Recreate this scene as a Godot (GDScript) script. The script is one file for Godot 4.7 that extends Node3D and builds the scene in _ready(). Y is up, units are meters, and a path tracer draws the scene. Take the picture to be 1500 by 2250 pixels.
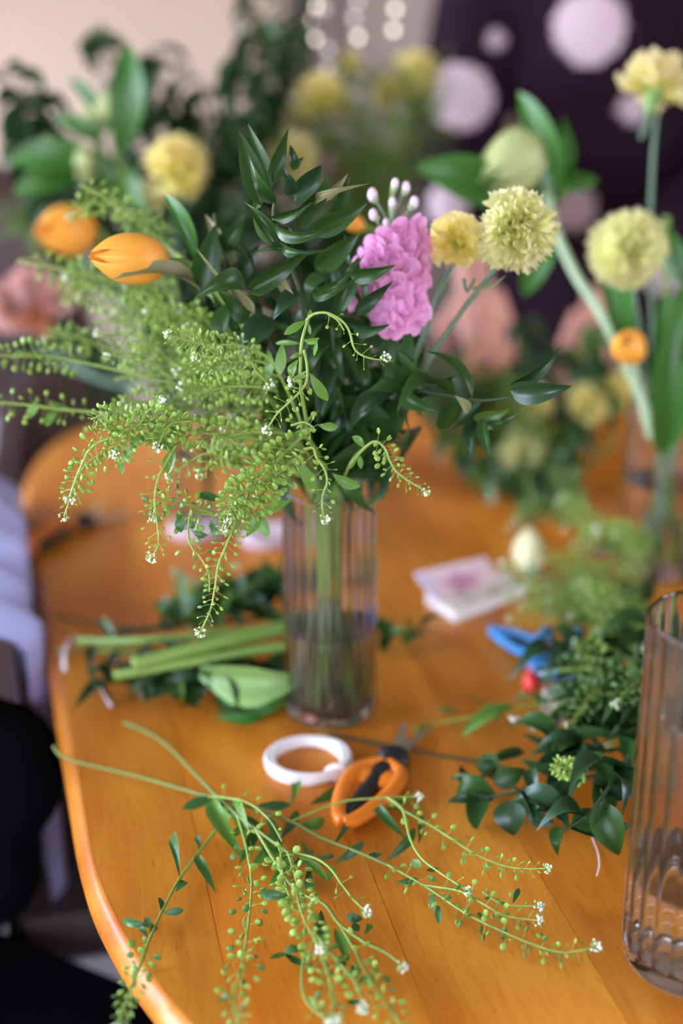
extends Node3D

const F := 3125.0
const TABLE := 0.75
var eye := Vector3(0, 1.38, 0)
var fwd := Vector3(0, -sin(deg_to_rad(20.0)), -cos(deg_to_rad(20.0)))
var upv := Vector3(0, cos(deg_to_rad(20.0)), -sin(deg_to_rad(20.0)))
var rng := RandomNumberGenerator.new()
var M := {}
var S := {}

# ---------------------------------------------------------------- mesh builder
class MB:
	var v := PackedVector3Array()
	var c := PackedColorArray()
	var uv := PackedVector2Array()
	var ix := PackedInt32Array()
	var flat := false

	func vert(p: Vector3, col := Color.WHITE, u := Vector2.ZERO) -> int:
		v.append(p)
		c.append(col)
		uv.append(u)
		return v.size() - 1

	func tri(a: int, b: int, d: int) -> void:
		ix.append(a)
		ix.append(b)
		ix.append(d)

	func quad(a: int, b: int, d: int, e: int) -> void:
		tri(a, b, d)
		tri(a, d, e)

	func tube(pts: PackedVector3Array, r0: float, r1: float, sides := 6, col := Color.WHITE, cap := true, squash := 1.0) -> void:
		var n := pts.size()
		if n < 2:
			return
		var t := (pts[1] - pts[0]).normalized()
		var nn := t.cross(Vector3.UP)
		if nn.length() < 0.1:
			nn = t.cross(Vector3.RIGHT)
		nn = nn.normalized()
		var start := v.size()
		for i in n:
			if i > 0:
				var t2 := (pts[mini(i + 1, n - 1)] - pts[i - 1]).normalized()
				if t2.length() > 0.5:
					t = t2
				nn = (nn - t * nn.dot(t)).normalized()
			var b := t.cross(nn)
			var f := float(i) / float(n - 1)
			var r := lerpf(r0, r1, f)
			for k in sides:
				var a := TAU * k / sides
				vert(pts[i] + (nn * cos(a) + b * sin(a) * squash) * r, col, Vector2(float(k) / sides, f))
		for i in n - 1:
			for k in sides:
				var k2 := (k + 1) % sides
				var a := start + i * sides
				quad(a + k, a + sides + k, a + sides + k2, a + k2)
		if cap:
			var c0 := vert(pts[0], col)
			var c1 := vert(pts[n - 1], col)
			for k in sides:
				var k2 := (k + 1) % sides
				tri(c0, start + k, start + k2)
				tri(c1, start + (n - 1) * sides + k2, start + (n - 1) * sides + k)

	func ball(p: Vector3, basis: Basis, rings := 4, segs := 6, col := Color.WHITE) -> void:
		var start := v.size()
		for i in rings + 1:
			var a := PI * i / rings - PI / 2
			for k in segs:
				var b := TAU * k / segs
				vert(p + basis * Vector3(cos(a) * cos(b), sin(a), -cos(a) * sin(b)), col, Vector2(float(k) / segs, float(i) / rings))
		for i in rings:
			for k in segs:
				var k2 := (k + 1) % segs
				var a := start + i * segs
				if i > 0:
					tri(a + k, a + segs + k2, a + k2)
				if i < rings - 1:
					tri(a + k, a + segs + k, a + segs + k2)

	func lathe(prof: PackedVector2Array, segs: int, ribs := PackedFloat32Array(), nribs := 0, col := Color.WHITE) -> void:
		var start := v.size()
		var n := prof.size()
		for i in n:
			for k in segs:
				var a := TAU * k / segs
				var r := prof[i].x
				if nribs > 0 and i < ribs.size():
					r += ribs[i] * (absf(cos(a * nribs * 0.5)) - 0.6)
				vert(Vector3(r * cos(a), prof[i].y, -r * sin(a)), col, Vector2(float(k) / segs, float(i) / n))
		for i in n - 1:
			for k in segs:
				var k2 := (k + 1) % segs
				var a := start + i * segs
				quad(a + k, a + segs + k, a + segs + k2, a + k2)
		
	func box(cn: Vector3, s: Vector3, basis := Basis(), bev := 0.0, col := Color.WHITE) -> void:
		var h := s * 0.5
		var e := minf(bev, minf(h.x, minf(h.y, h.z)) * 0.9)
		# six faces inset by the bevel, twelve chamfers, eight corners
		var id := {}
		for ax in 3:
			for sg in [-1, 1]:
				for p in [-1, 1]:
					for q in [-1, 1]:
						var w := Vector3()
						w[ax] = sg * h[ax]
						w[(ax + 1) % 3] = p * (h[(ax + 1) % 3] - e)
						w[(ax + 2) % 3] = q * (h[(ax + 2) % 3] - e)
						id[[ax, sg, p, q]] = cn + basis * w
		var mid := cn
		var polys := []
		for ax in 3:
			for sg in [-1, 1]:
				polys.append([id[[ax, sg, -1, -1]], id[[ax, sg, 1, -1]], id[[ax, sg, 1, 1]], id[[ax, sg, -1, 1]]])
		if e > 0.0:
			for ax in 3:
				var a1 := (ax + 1) % 3
				for s0 in [-1, 1]:
					for s1 in [-1, 1]:
						# edge between face ax (sign s0) and face a1 (sign s1), runs along a2
						polys.append([id[[ax, s0, s1, -1]], id[[ax, s0, s1, 1]], id[[a1, s1, 1, s0]], id[[a1, s1, -1, s0]]])
			for sx in [-1, 1]:
				for sy in [-1, 1]:
					for sz in [-1, 1]:
						polys.append([id[[0, sx, sy, sz]], id[[1, sy, sz, sx]], id[[2, sz, sx, sy]]])
		for p in polys:
			var ctr := Vector3()
			for w in p:
				ctr += w
			ctr /= p.size()
			var nrm: Vector3 = (p[2] - p[0]).cross(p[1] - p[0])
			if nrm.dot(ctr - mid) < 0:
				p.reverse()
			var q := []
			for w in p:
				q.append(vert(w, col, Vector2(w.x, w.z)))
			tri(q[0], q[1], q[2])
			if q.size() > 3:
				tri(q[0], q[2], q[3])

	func prism(poly: PackedVector2Array, y0: float, y1: float, col := Color.WHITE, uvs := 1.0) -> void:
		# polygon in x,z
		var t := Geometry2D.triangulate_polygon(poly)
		var n := poly.size()
		var top := v.size()
		for p in poly:
			vert(Vector3(p.x, y1, p.y), col, p * uvs)
		var bot := v.size()
		for p in poly:
			vert(Vector3(p.x, y0, p.y), col, p * uvs)
		for i in range(0, t.size(), 3):
			var a := t[i]
			var b := t[i + 1]
			var d := t[i + 2]
			var up := (v[top + d] - v[top + a]).cross(v[top + b] - v[top + a]).y > 0
			if up:
				tri(top + a, top + b, top + d)
				tri(bot + a, bot + d, bot + b)
			else:
				tri(top + a, top + d, top + b)
				tri(bot + a, bot + b, bot + d)
		var cw := Geometry2D.is_polygon_clockwise(poly)
		for i in n:
			var j := (i + 1) % n
			var a := vert(v[bot + i], col, poly[i] * uvs)
			var b := vert(v[bot + j], col, poly[j] * uvs)
			var d := vert(v[top + j], col, poly[j] * uvs)
			var e := vert(v[top + i], col, poly[i] * uvs)
			if cw:
				quad(a, e, d, b)
			else:
				quad(a, b, d, e)

	func add(o: MB, x: Transform3D) -> void:
		var s := v.size()
		for i in o.v.size():
			v.append(x * o.v[i])
		c.append_array(o.c)
		uv.append_array(o.uv)
		for i in o.ix:
			ix.append(s + i)

	func mesh() -> ArrayMesh:
		if flat:
			var v2 := PackedVector3Array()
			var c2 := PackedColorArray()
			var u2 := PackedVector2Array()
			for i in ix:
				v2.append(v[i])
				c2.append(c[i])
				u2.append(uv[i])
			v = v2
			c = c2
			uv = u2
			for i in ix.size():
				ix[i] = i
		var n := PackedVector3Array()
		n.resize(v.size())
		for i in range(0, ix.size(), 3):
			var a := v[ix[i]]
			var f := (v[ix[i + 2]] - a).cross(v[ix[i + 1]] - a)
			n[ix[i]] += f
			n[ix[i + 1]] += f
			n[ix[i + 2]] += f
		for i in n.size():
			n[i] = n[i].normalized()
		var ar := []
		ar.resize(Mesh.ARRAY_MAX)
		ar[Mesh.ARRAY_VERTEX] = v
		ar[Mesh.ARRAY_NORMAL] = n
		var half := PackedColorArray()
		half.resize(c.size())
		for i in c.size():
			half[i] = Color(c[i].r * 0.5, c[i].g * 0.5, c[i].b * 0.5)   # stored in eight bits up to one, so halved here and doubled in the material
		ar[Mesh.ARRAY_COLOR] = half
		ar[Mesh.ARRAY_TEX_UV] = uv
		ar[Mesh.ARRAY_INDEX] = ix
		var m := ArrayMesh.new()
		m.add_surface_from_arrays(Mesh.PRIMITIVE_TRIANGLES, ar)
		return m

# ---------------------------------------------------------------- nodes
func numbered(called: String) -> String:
	if not has_node(called):
		return called
	var k := 1
	while has_node("%s_%03d" % [called, k]):
		k += 1
	return "%s_%03d" % [called, k]

func tag(o: Node3D, label: String, category: String, group := "", kind := "") -> Node3D:
	o.set_meta("label", label)
	o.set_meta("category", category)
	if group != "":
		o.set_meta("group", group)
	if kind != "":
		o.set_meta("kind", kind)
	return o

func thing(called: String, label: String, category: String, at := Vector3.ZERO, group := "") -> Node3D:
	var o := Node3D.new()
	o.name = numbered(called)
	add_child(o)
	o.position = at
	tag(o, label, category, group)
	return o

func put(called: String, m: Mesh, mat: Material, parent: Node3D = null, x := Transform3D()) -> MeshInstance3D:
	var o := MeshInstance3D.new()
	o.mesh = m
	o.material_override = mat
	o.name = called if parent else numbered(called)
	(parent if parent else self).add_child(o, true)
	o.transform = x
	return o

func stuff(o: Node3D) -> Node3D:
	o.set_meta("kind", "stuff")
	return o

func struct(called: String, m: Mesh, mat: Material) -> MeshInstance3D:
	var o := put(called, m, mat)
	o.set_meta("kind", "structure")
	return o

# ---------------------------------------------------------------- places
func P(x: float, y: float, z: float) -> Vector3:
	return eye + (Vector3.RIGHT * ((x - 750.0) / F) + upv * (-(y - 1125.0) / F) + fwd) * z

func T(x: float, y: float, h := 0.0) -> Vector3:
	var d := Vector3.RIGHT * ((x - 750.0) / F) + upv * (-(y - 1125.0) / F) + fwd
	return eye + d * ((TABLE + h - eye.y) / d.y)

func W(s: String) -> PackedVector3Array:      # "x y depth; x y; ..." : points of the place along lines of sight
	var out := PackedVector3Array()
	var z := 1.1
	for q in s.split(";"):
		var n := q.strip_edges().split_floats(" ", false)
		if n.size() > 2:
			z = n[2]
		out.append(P(n[0], n[1], z))
	return out

func G(s: String, h0 := 0.004) -> PackedVector3Array:   # "x y height; ..." : points over the table top
	var out := PackedVector3Array()
	var h := h0
	for q in s.split(";"):
		var n := q.strip_edges().split_floats(" ", false)
		if n.size() > 2:
			h = n[2]
		out.append(T(n[0], n[1], h))
	return out

func smooth(p: PackedVector3Array, per := 5) -> PackedVector3Array:
	var out := PackedVector3Array()
	var n := p.size()
	if n < 3:
		for k in per + 1:
			out.append(p[0].lerp(p[n - 1], float(k) / per))
		return out
	for i in n - 1:
		for k in per:
			out.append(p[i].cubic_interpolate(p[i + 1], p[maxi(i - 1, 0)], p[mini(i + 2, n - 1)], float(k) / per))
	out.append(p[n - 1])
	return out

func at(p: PackedVector3Array, f: float) -> Vector3:
	var k := clampf(f, 0.0, 1.0) * (p.size() - 1)
	var i := mini(int(k), p.size() - 2)
	return p[i].lerp(p[i + 1], k - i)

func dir_at(p: PackedVector3Array, f: float) -> Vector3:
	var i := clampi(int(f * (p.size() - 1)), 0, p.size() - 2)
	return (p[i + 1] - p[i]).normalized()

func rnd_dir() -> Vector3:
	return Vector3(rng.randfn(), rng.randfn(), rng.randfn()).normalized()

func frame(y: Vector3, z: Vector3) -> Basis:   # y kept, z as near as can be
	y = y.normalized()
	var x := y.cross(z)
	if x.length() < 0.01:
		x = y.cross(Vector3(0.3, 0.5, 0.8))
	x = x.normalized()
	return Basis(x, y, x.cross(y))

# ---------------------------------------------------------------- materials
func mat(rgb: Color, rough := 0.6, extra := {}) -> StandardMaterial3D:
	var m := StandardMaterial3D.new()
	m.albedo_color = rgb
	m.roughness = rough
	if extra.get("vc", false):
		m.vertex_color_use_as_albedo = true
		var l := rgb.srgb_to_linear()
		m.albedo_color = Color(l.r * 2.0, l.g * 2.0, l.b * 2.0).linear_to_srgb()
	m.metallic = extra.get("metal", 0.0)
	m.metallic_specular = extra.get("spec", 0.5)
	m.cull_mode = BaseMaterial3D.CULL_DISABLED
	if extra.has("back"):
		m.backlight_enabled = true
		m.backlight = extra.back
	if extra.has("coat"):
		m.clearcoat_enabled = true
		m.clearcoat = extra.coat
		m.clearcoat_roughness = extra.get("coat_rough", 0.1)
	if extra.has("sss"):
		m.subsurf_scatter_enabled = true
		m.subsurf_scatter_strength = extra.sss
	if extra.has("rim"):
		m.rim_enabled = true
		m.rim = extra.rim
	return m

func c8(r: int, g: int, b: int) -> Color:
	return Color8(r, g, b)

func glass(ior: float, tint := Color(1, 1, 1)) -> StandardMaterial3D:
	var m := StandardMaterial3D.new()
	m.albedo_color = Color(tint.r, tint.g, tint.b, 0.0)
	m.roughness = 0.0
	m.refraction_enabled = true
	m.refraction_scale = (ior - 1.0) / 10.0
	m.metallic_specular = 0.5
	return m

func noise_tex(freq: float, seed_: int, size := 256, normal := false, bump := 4.0, ramp: Gradient = null) -> NoiseTexture2D:
	var n := FastNoiseLite.new()
	n.noise_type = FastNoiseLite.TYPE_SIMPLEX_SMOOTH
	n.frequency = freq
	n.seed = seed_
	n.fractal_octaves = 4
	var t := NoiseTexture2D.new()
	t.width = size
	t.height = size
	t.seamless = true
	t.noise = n
	t.as_normal_map = normal
	t.bump_strength = bump
	if ramp:
		t.color_ramp = ramp
	return t

func ramp2(a: Color, b: Color) -> Gradient:
	var g := Gradient.new()
	g.set_color(0, a)
	g.set_color(1, b)
	return g

func wood_tex(dark: Color, light: Color, seed_: int) -> ImageTexture:
	# u runs across the grain, v along it
	var a := FastNoiseLite.new()
	a.seed = seed_
	a.frequency = 1.0
	a.fractal_octaves = 3
	var w := 512
	var h := 1024
	var im := Image.create(w, h, false, Image.FORMAT_RGB8)
	for y in h:
		for x in w:
			var fx := float(x) / w
			var fy := float(y) / h
			# wrapped along v by sampling a circle
			var cy := cos(fy * TAU)
			var sy := sin(fy * TAU)
			var broad := a.get_noise_3d(fx * 5.0, cy * 0.55, sy * 0.55)
			var fine := a.get_noise_3d(fx * 90.0 + broad * 4.0, cy * 1.5 + 7.0, sy * 1.5)
			var pore := a.get_noise_3d(fx * 260.0 + broad * 6.0, cy * 7.0 + 3.0, sy * 7.0)
			var k := 0.55 + broad * 0.55 + fine * 0.20
			if pore > 0.28:
				k -= (pore - 0.28) * 1.1
			im.set_pixel(x, y, dark.lerp(light, clampf(k, 0.0, 1.0)))
	return ImageTexture.create_from_image(im)

func make_materials() -> void:
	for k in 3:
		var m := mat([Color(1, 1, 1), Color(0.93, 0.92, 0.9), Color(1.0, 0.97, 0.93)][k], 0.36, {"coat": 0.12, "coat_rough": 0.2, "spec": 0.3})
		m.albedo_texture = S.wood
		M["wood%d" % k] = m
	M.wood_edge = mat(c8(186, 108, 38), 0.4, {"coat": 0.3, "coat_rough": 0.25})
	M.wood_edge.albedo_texture = null
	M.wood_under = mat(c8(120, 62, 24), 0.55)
	M.ruscus = mat(c8(40, 70, 26), 0.36, {"vc": true, "back": Color(0.10, 0.14, 0.04), "spec": 0.35})
	M.ruscus_b = mat(c8(33, 60, 32), 0.33, {"vc": true, "back": Color(0.07, 0.11, 0.04), "spec": 0.4})
	M.ruscus_c = mat(c8(64, 98, 38), 0.42, {"vc": true, "back": Color(0.14, 0.22, 0.06), "spec": 0.5})
	M.ruscus_tan = mat(c8(118, 116, 74), 0.5, {"vc": true, "back": Color(0.2, 0.2, 0.1)})
	M.bark = mat(c8(52, 66, 38), 0.6)
	M.cress = mat(c8(120, 150, 50), 0.5, {"vc": true, "back": Color(0.30, 0.42, 0.12)})
	M.cress_stem = mat(c8(140, 164, 72), 0.5, {"vc": true})
	M.cress_leaf = mat(c8(92, 132, 46), 0.45, {"vc": true, "back": Color(0.25, 0.38, 0.10)})
	M.cress_leaf_b = mat(c8(58, 98, 46), 0.45, {"vc": true, "back": Color(0.16, 0.26, 0.10)})
	M.pod = mat(c8(142, 172, 70), 0.42, {"back": Color(0.35, 0.48, 0.16)})
	M.pod_b = mat(c8(86, 126, 58), 0.42, {"back": Color(0.25, 0.4, 0.16)})
	M.bud = mat(c8(236, 236, 214), 0.6, {"vc": true, "back": Color(0.3, 0.3, 0.25)})
	M.green_stem = mat(c8(118, 148, 62), 0.45)
	M.olive_stem = mat(c8(118, 130, 56), 0.5)
	M.pale_bud = mat(c8(242, 244, 200), 0.55, {"vc": true, "back": Color(0.6, 0.6, 0.6)})
	M.pale_stem = mat(c8(170, 192, 150), 0.45)
	M.blue_stem = mat(c8(92, 120, 92), 0.5)
	M.tulip_leaf = mat(c8(54, 104, 34), 0.42, {"vc": true, "back": Color(0.12, 0.24, 0.06)})
	M.tulip_pale = mat(c8(118, 150, 82), 0.42, {"vc": true, "back": Color(0.12, 0.2, 0.08)})
	M.tulip = mat(c8(255, 184, 74), 0.45, {"vc": true, "back": Color(0.5, 0.5, 0.5)})
	M.tulip_green = mat(c8(186, 200, 140), 0.45, {"vc": true, "back": Color(0.5, 0.5, 0.5)})
	M.carn_green = mat(c8(246, 246, 196), 0.65, {"vc": true, "back": Color(1.1, 1.1, 1.1)})
	M.carn_yellow = mat(c8(255, 246, 184), 0.65, {"vc": true, "back": Color(1.1, 1.1, 1.1)})
	M.carn_cream = mat(c8(252, 244, 200), 0.65, {"vc": true, "back": Color(1.1, 1.1, 1.1)})
	M.calyx = mat(c8(122, 156, 82), 0.5)
	M.stock = mat(c8(246, 190, 224), 0.6, {"vc": true, "back": Color(0.85, 0.85, 0.85)})
	M.stock_deep = mat(c8(232, 166, 200), 0.6, {"vc": true, "back": Color(0.6, 0.6, 0.6)})
	M.stock_eye = mat(c8(206, 214, 140), 0.6)
	M.stock_bud = mat(c8(236, 208, 222), 0.6, {"vc": true})
	M.pink = mat(c8(232, 186, 184), 0.6, {"vc": true, "back": Color(0.5, 0.5, 0.5)})
	M.peach = mat(c8(222, 150, 118), 0.6, {"vc": true, "back": Color(0.5, 0.5, 0.5)})
	M.white_petal = mat(c8(226, 228, 246), 0.6, {"vc": true, "back": Color(0.5, 0.5, 0.5)})
	M.fern = mat(c8(98, 128, 36), 0.55, {"vc": true, "back": Color(0.24, 0.36, 0.08)})
	M.glass = glass(1.5)
	M.water = glass(1.33)
	M.coil = mat(c8(248, 236, 226), 0.45, {"sss": 0.1})
	M.tape = mat(c8(236, 214, 216), 0.55)
	M.steel = mat(c8(206, 200, 192), 0.28, {"metal": 0.9})
	M.orange = mat(c8(232, 126, 26), 0.35)
	M.black = mat(c8(24, 22, 24), 0.45)
	M.black_cloth = mat(c8(10, 10, 12), 0.95, {"spec": 0.1})
	M.blue_plastic = mat(c8(62, 150, 214), 0.4)
	M.red_plastic = mat(c8(222, 52, 40), 0.4)
	M.wall = mat(c8(200, 174, 152), 0.9, {"spec": 0.2})
	M.ceiling = mat(c8(240, 230, 218), 0.9)
	M.floor = mat(c8(112, 102, 98), 0.5)
	M.brown_frame = mat(c8(62, 46, 40), 0.5)
	M.greige = mat(c8(176, 158, 146), 0.7)
	M.leather = mat(c8(58, 36, 30), 0.5)
	M.white_paint = mat(c8(236, 232, 228), 0.5)
	M.jacket = mat(c8(178, 176, 220), 0.9, {"rim": 0.2})
	M.navy = mat(c8(40, 42, 92), 0.8)
	M.skin = mat(c8(226, 162, 140), 0.55, {"sss": 0.08})
	M.dress = mat(c8(38, 25, 34), 0.9, {"spec": 0.15})
	M.dress_dot = mat(c8(204, 180, 184), 0.9, {"spec": 0.15})
	M.hair = mat(c8(40, 28, 24), 0.5)
	M.lips = mat(c8(190, 96, 92), 0.5)
	for q in [["glint_bright", 5.0], ["glint_dim", 1.6]]:  # emission imitating glints on clear beads, no lamps: a strong and a weak one
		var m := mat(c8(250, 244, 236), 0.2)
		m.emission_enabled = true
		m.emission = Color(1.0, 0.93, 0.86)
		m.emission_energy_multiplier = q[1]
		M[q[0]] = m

# ---------------------------------------------------------------- shared shapes
func leaf_mesh(shape: String, bulge: float, fold: float, hook: float, twist := 0.0) -> ArrayMesh:
	# from the origin to (0, 1, 0), one wide, face towards +z
	var m := MB.new()
	var n := 12
	for i in n + 1:
		var t := float(i) / n
		var w := 0.0
		match shape:
			"ruscus":
				w = pow(sin(PI * pow(t, 0.72)), 0.85) * (1.0 - 0.25 * t)
				w = maxf(w * 1.2, 0.0)
			"lance":
				w = pow(sin(PI * pow(t, 0.9)), 0.7) * 0.95 + 0.03
			"strap":
				w = minf(1.0, 0.45 + t * 1.6) * minf(1.0, (1.0 - t) * 2.2)
			"cress":
				w = 0.7 * pow(sin(PI * pow(clampf(t * 0.97 + 0.02, 0, 1), 1.25)), 0.75)
		var z := bulge * 4.0 * t * (1.0 - t)
		if t > 0.62:
			z -= hook * pow((t - 0.62) / 0.38, 2.0)
		var tw := twist * (t - 0.2)
		for k in 5:
			var s := (k - 2) * 0.25 * w
			var q := Vector3(s * cos(tw), t, z + fold * absf(s) + s * sin(tw))
			var edge := 1.0
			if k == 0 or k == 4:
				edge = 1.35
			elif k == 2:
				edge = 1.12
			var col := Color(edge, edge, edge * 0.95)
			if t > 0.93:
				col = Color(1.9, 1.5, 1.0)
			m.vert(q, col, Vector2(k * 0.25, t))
	for i in n:
		for k in 4:
			var a := i * 5 + k
			m.quad(a, a + 5, a + 6, a + 1)
	return m.mesh()

func petal_mesh(ruffle: float, cup: float, teeth: float, open := 0.75) -> ArrayMesh:
	# a fan from the origin along +y, curling towards +z
	var m := MB.new()
	var na := 20
	var nr := 5
	for j in nr + 1:
		var r := float(j) / nr
		for i in na + 1:
			var f := float(i) / na - 0.5
			var a := f * 2.0 * open * (0.5 + 0.5 * r)
			var rr := r * (1.0 - 0.35 * f * f)
			if j == nr:
				rr *= 1.0 + teeth * ((1.0 if i % 2 == 0 else -1.0) + 0.8 * sin(f * 23.0))
			var z := cup * r * r + ruffle * r * r * r * sin(f * 27.0) + 0.8 * ruffle * r * sin(f * 10.0 + 1.3)
			var tone := lerpf(0.8, 1.08, r)
			m.vert(Vector3(sin(a) * rr, cos(a) * rr, z), Color(lerpf(0.88, 1.03, r * r), lerpf(0.91, 1.01, r * r), lerpf(0.45, 1.0, r * r * r)))
	for j in nr:
		for i in na:
			var a := j * (na + 1) + i
			m.quad(a, a + na + 1, a + na + 2, a + 1)
	return m.mesh()

func round_petal() -> ArrayMesh:
	var m := MB.new()
	var c0 := m.vert(Vector3(0, 0, 0), Color(0.85, 0.95, 0.8))
	var pts := 12
	for ring in 3:
		var s := (ring + 1) / 3.0
		for i in pts:
			var a := TAU * i / pts
			var y := 0.5 + 0.5 * sin(a) * s
			var x := 0.56 * cos(a) * s * (0.72 + 0.38 * y)
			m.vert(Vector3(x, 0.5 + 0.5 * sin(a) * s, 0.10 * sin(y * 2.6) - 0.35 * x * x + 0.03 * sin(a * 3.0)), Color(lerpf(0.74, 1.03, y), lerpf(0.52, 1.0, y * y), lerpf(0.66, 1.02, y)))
	m.v[c0] = Vector3(0, 0.5, 0.1)
	for i in pts:
		var j := (i + 1) % pts
		m.tri(0, 1 + j, 1 + i)
		for ring in 2:
			var a := 1 + ring * pts
			m.quad(a + i, a + j, a + pts + j, a + pts + i)
	return m.mesh()

func tulip_petal(inner: bool) -> ArrayMesh:
	# part of a closed bud round +y, one long; opens a little at the tip
	var m := MB.new()
	var n := 12
	var na := 8
	for i in n + 1:
		var t := float(i) / n
		var r := 0.30 * pow(sin(PI * pow(clampf(t * 0.925 + 0.05, 0, 1), 0.86)), 0.62)
		r *= 0.9 if inner else 1.0
		var span := (0.95 if not inner else 0.85) * pow(sin(PI * clampf(0.16 + t * 0.835, 0.0, 1.0)), 0.6)
		for k in na + 1:
			var f := float(k) / na - 0.5
			var a := f * 2.0 * span
			var rr := r * (1.0 + 0.05 * cos(f * PI) - 0.03 * absf(sin(f * 9.0)) * t)
			var y := t * (1.0 - 0.05 * absf(f) * t)
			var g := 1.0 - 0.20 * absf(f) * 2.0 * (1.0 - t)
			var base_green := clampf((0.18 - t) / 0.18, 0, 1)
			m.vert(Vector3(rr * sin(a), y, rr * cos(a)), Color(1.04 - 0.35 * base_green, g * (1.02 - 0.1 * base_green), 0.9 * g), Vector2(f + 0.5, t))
	for i in n:
		for k in na:
			var a := i * (na + 1) + k
			m.quad(a, a + 1, a + na + 2, a + na + 1)
	return m.mesh()

func make_shapes() -> void:
	S.ruscus = [leaf_mesh("ruscus", 0.05, 0.12, 0.03), leaf_mesh("ruscus", 0.14, 0.18, 0.06), leaf_mesh("ruscus", 0.22, 0.22, 0.20, 0.5), leaf_mesh("ruscus", -0.10, 0.2, 0.0, -0.5), leaf_mesh("ruscus", 0.26, 0.1, 0.35, 0.2)]
	S.cress = [leaf_mesh("cress", 0.06, 0.1, 0.0), leaf_mesh("cress", 0.18, 0.15, 0.1, 0.4), leaf_mesh("cress", -0.14, 0.1, 0.0, -0.6)]
	S.strap = [leaf_mesh("strap", 0.06, 0.2, 0.05), leaf_mesh("strap", 0.16, 0.25, 0.12, 0.3), leaf_mesh("lance", 0.10, 0.18, 0.05, 0.3)]
	S.petal = [petal_mesh(0.09, 0.15, 0.05, 0.55), petal_mesh(0.12, 0.25, 0.06, 0.5), petal_mesh(0.13, -0.12, 0.05, 0.6)]
	S.smooth_petal = [petal_mesh(0.06, 0.2, 0.015, 0.7), petal_mesh(0.08, -0.05, 0.02, 0.8)]
	S.round_petal = round_petal()
	S.tulip_out = tulip_petal(false)
	S.tulip_in = tulip_petal(true)
	var p := MB.new()
	p.ball(Vector3.ZERO, Basis(Vector3(1, 0, 0), Vector3(0, 1.1, 0), Vector3(0, 0, 0.42)), 5, 8)
	S.pod_mb = p
	S.pod = p.mesh()
	var q := MB.new()
	q.ball(Vector3.ZERO, Basis(Vector3(1, 0, 0), Vector3(0, 1.1, 0), Vector3(0, 0, 0.45)), 4, 6)
	S.pod_low = q
	var b := MB.new()
	b.ball(Vector3.ZERO, Basis(), 4, 6)
	S.ball_mb = b
	S.calyx = null
	var cx := MB.new()
	cx.lathe(PackedVector2Array([Vector2(0.0, 0.0), Vector2(0.0022, 0.0), Vector2(0.0046, 0.003), Vector2(0.0062, 0.009), Vector2(0.0066, 0.018), Vector2(0.0078, 0.024), Vector2(0.0070, 0.0235), Vector2(0.0, 0.018)]), 12)
	S.calyx = cx.mesh()

# ---------------------------------------------------------------- plants
func leaf(parent: Node3D, kind: String, variant: int, base: Vector3, tip: Vector3, width: float, roll: float, m: Material, called := "leaf") -> void:
	# roll 0 shows the face upwards to where the light falls; in degrees round the leaf's own length
	var y := tip - base
	var len := y.length()
	var b := frame(y, (eye - base).normalized()).rotated(y / len, deg_to_rad(roll))
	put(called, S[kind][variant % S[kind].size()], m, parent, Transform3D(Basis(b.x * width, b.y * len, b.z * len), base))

func leaf_up(parent: Node3D, kind: String, variant: int, base: Vector3, tip: Vector3, width: float, roll: float, m: Material) -> void:
	var y := tip - base
	var len := y.length()
	var b := frame(y, Vector3.UP).rotated(y / len, deg_to_rad(roll))
	put("leaf", S[kind][variant % S[kind].size()], m, parent, Transform3D(Basis(b.x * width, b.y * len, b.z * len), base))

func stem(parent: Node3D, pts: PackedVector3Array, r0: float, r1: float, m: Material, sides := 7, called := "stem") -> PackedVector3Array:
	var s := smooth(pts, 6)
	var b := MB.new()
	b.tube(s, r0, r1, sides)
	put(called, b.mesh(), m, parent)
	return s

func leaves_along(parent: Node3D, path: PackedVector3Array, n: int, f0: float, f1: float, kind: String, len: float, wid: float, spread: float, mats: Array, droop := 0.0) -> void:
	var ang := rng.randf() * TAU
	for i in n:
		var f := lerpf(f0, f1, (i + rng.randf() * 0.5) / n)
		var o := at(path, f)
		var d := dir_at(path, f)
		ang += 2.4 + rng.randf() * 0.5
		var side := frame(d, Vector3.UP).x.rotated(d, ang)
		var to := (d * cos(spread) + side * sin(spread) + Vector3.DOWN * droop + rnd_dir() * 0.15).normalized()
		var k := len * rng.randf_range(0.7, 1.15)
		leaf_up(parent, kind, rng.randi() % 5, o, o + to * k, wid * rng.randf_range(0.8, 1.15), rng.randf_range(-45, 45), mats[rng.randi() % mats.size()])

func ruscus(label: String, group: String, pts: PackedVector3Array, n: int, f0: float, len: float, wid: float, mats: Array, spread := 0.8, droop := 0.1) -> Node3D:
	var t := thing("ruscus_branch", label, "foliage", Vector3.ZERO, group)
	var s := stem(t, pts, 0.0022, 0.0012, M.bark, 6)
	leaves_along(t, s, n, f0, 1.0, "ruscus", len, wid, spread, mats, droop)
	var d := dir_at(s, 1.0)
	leaf_up(t, "ruscus", 0, s[s.size() - 1], s[s.size() - 1] + d * len, wid, rng.randf_range(-40, 40), mats[0])
	return t

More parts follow.
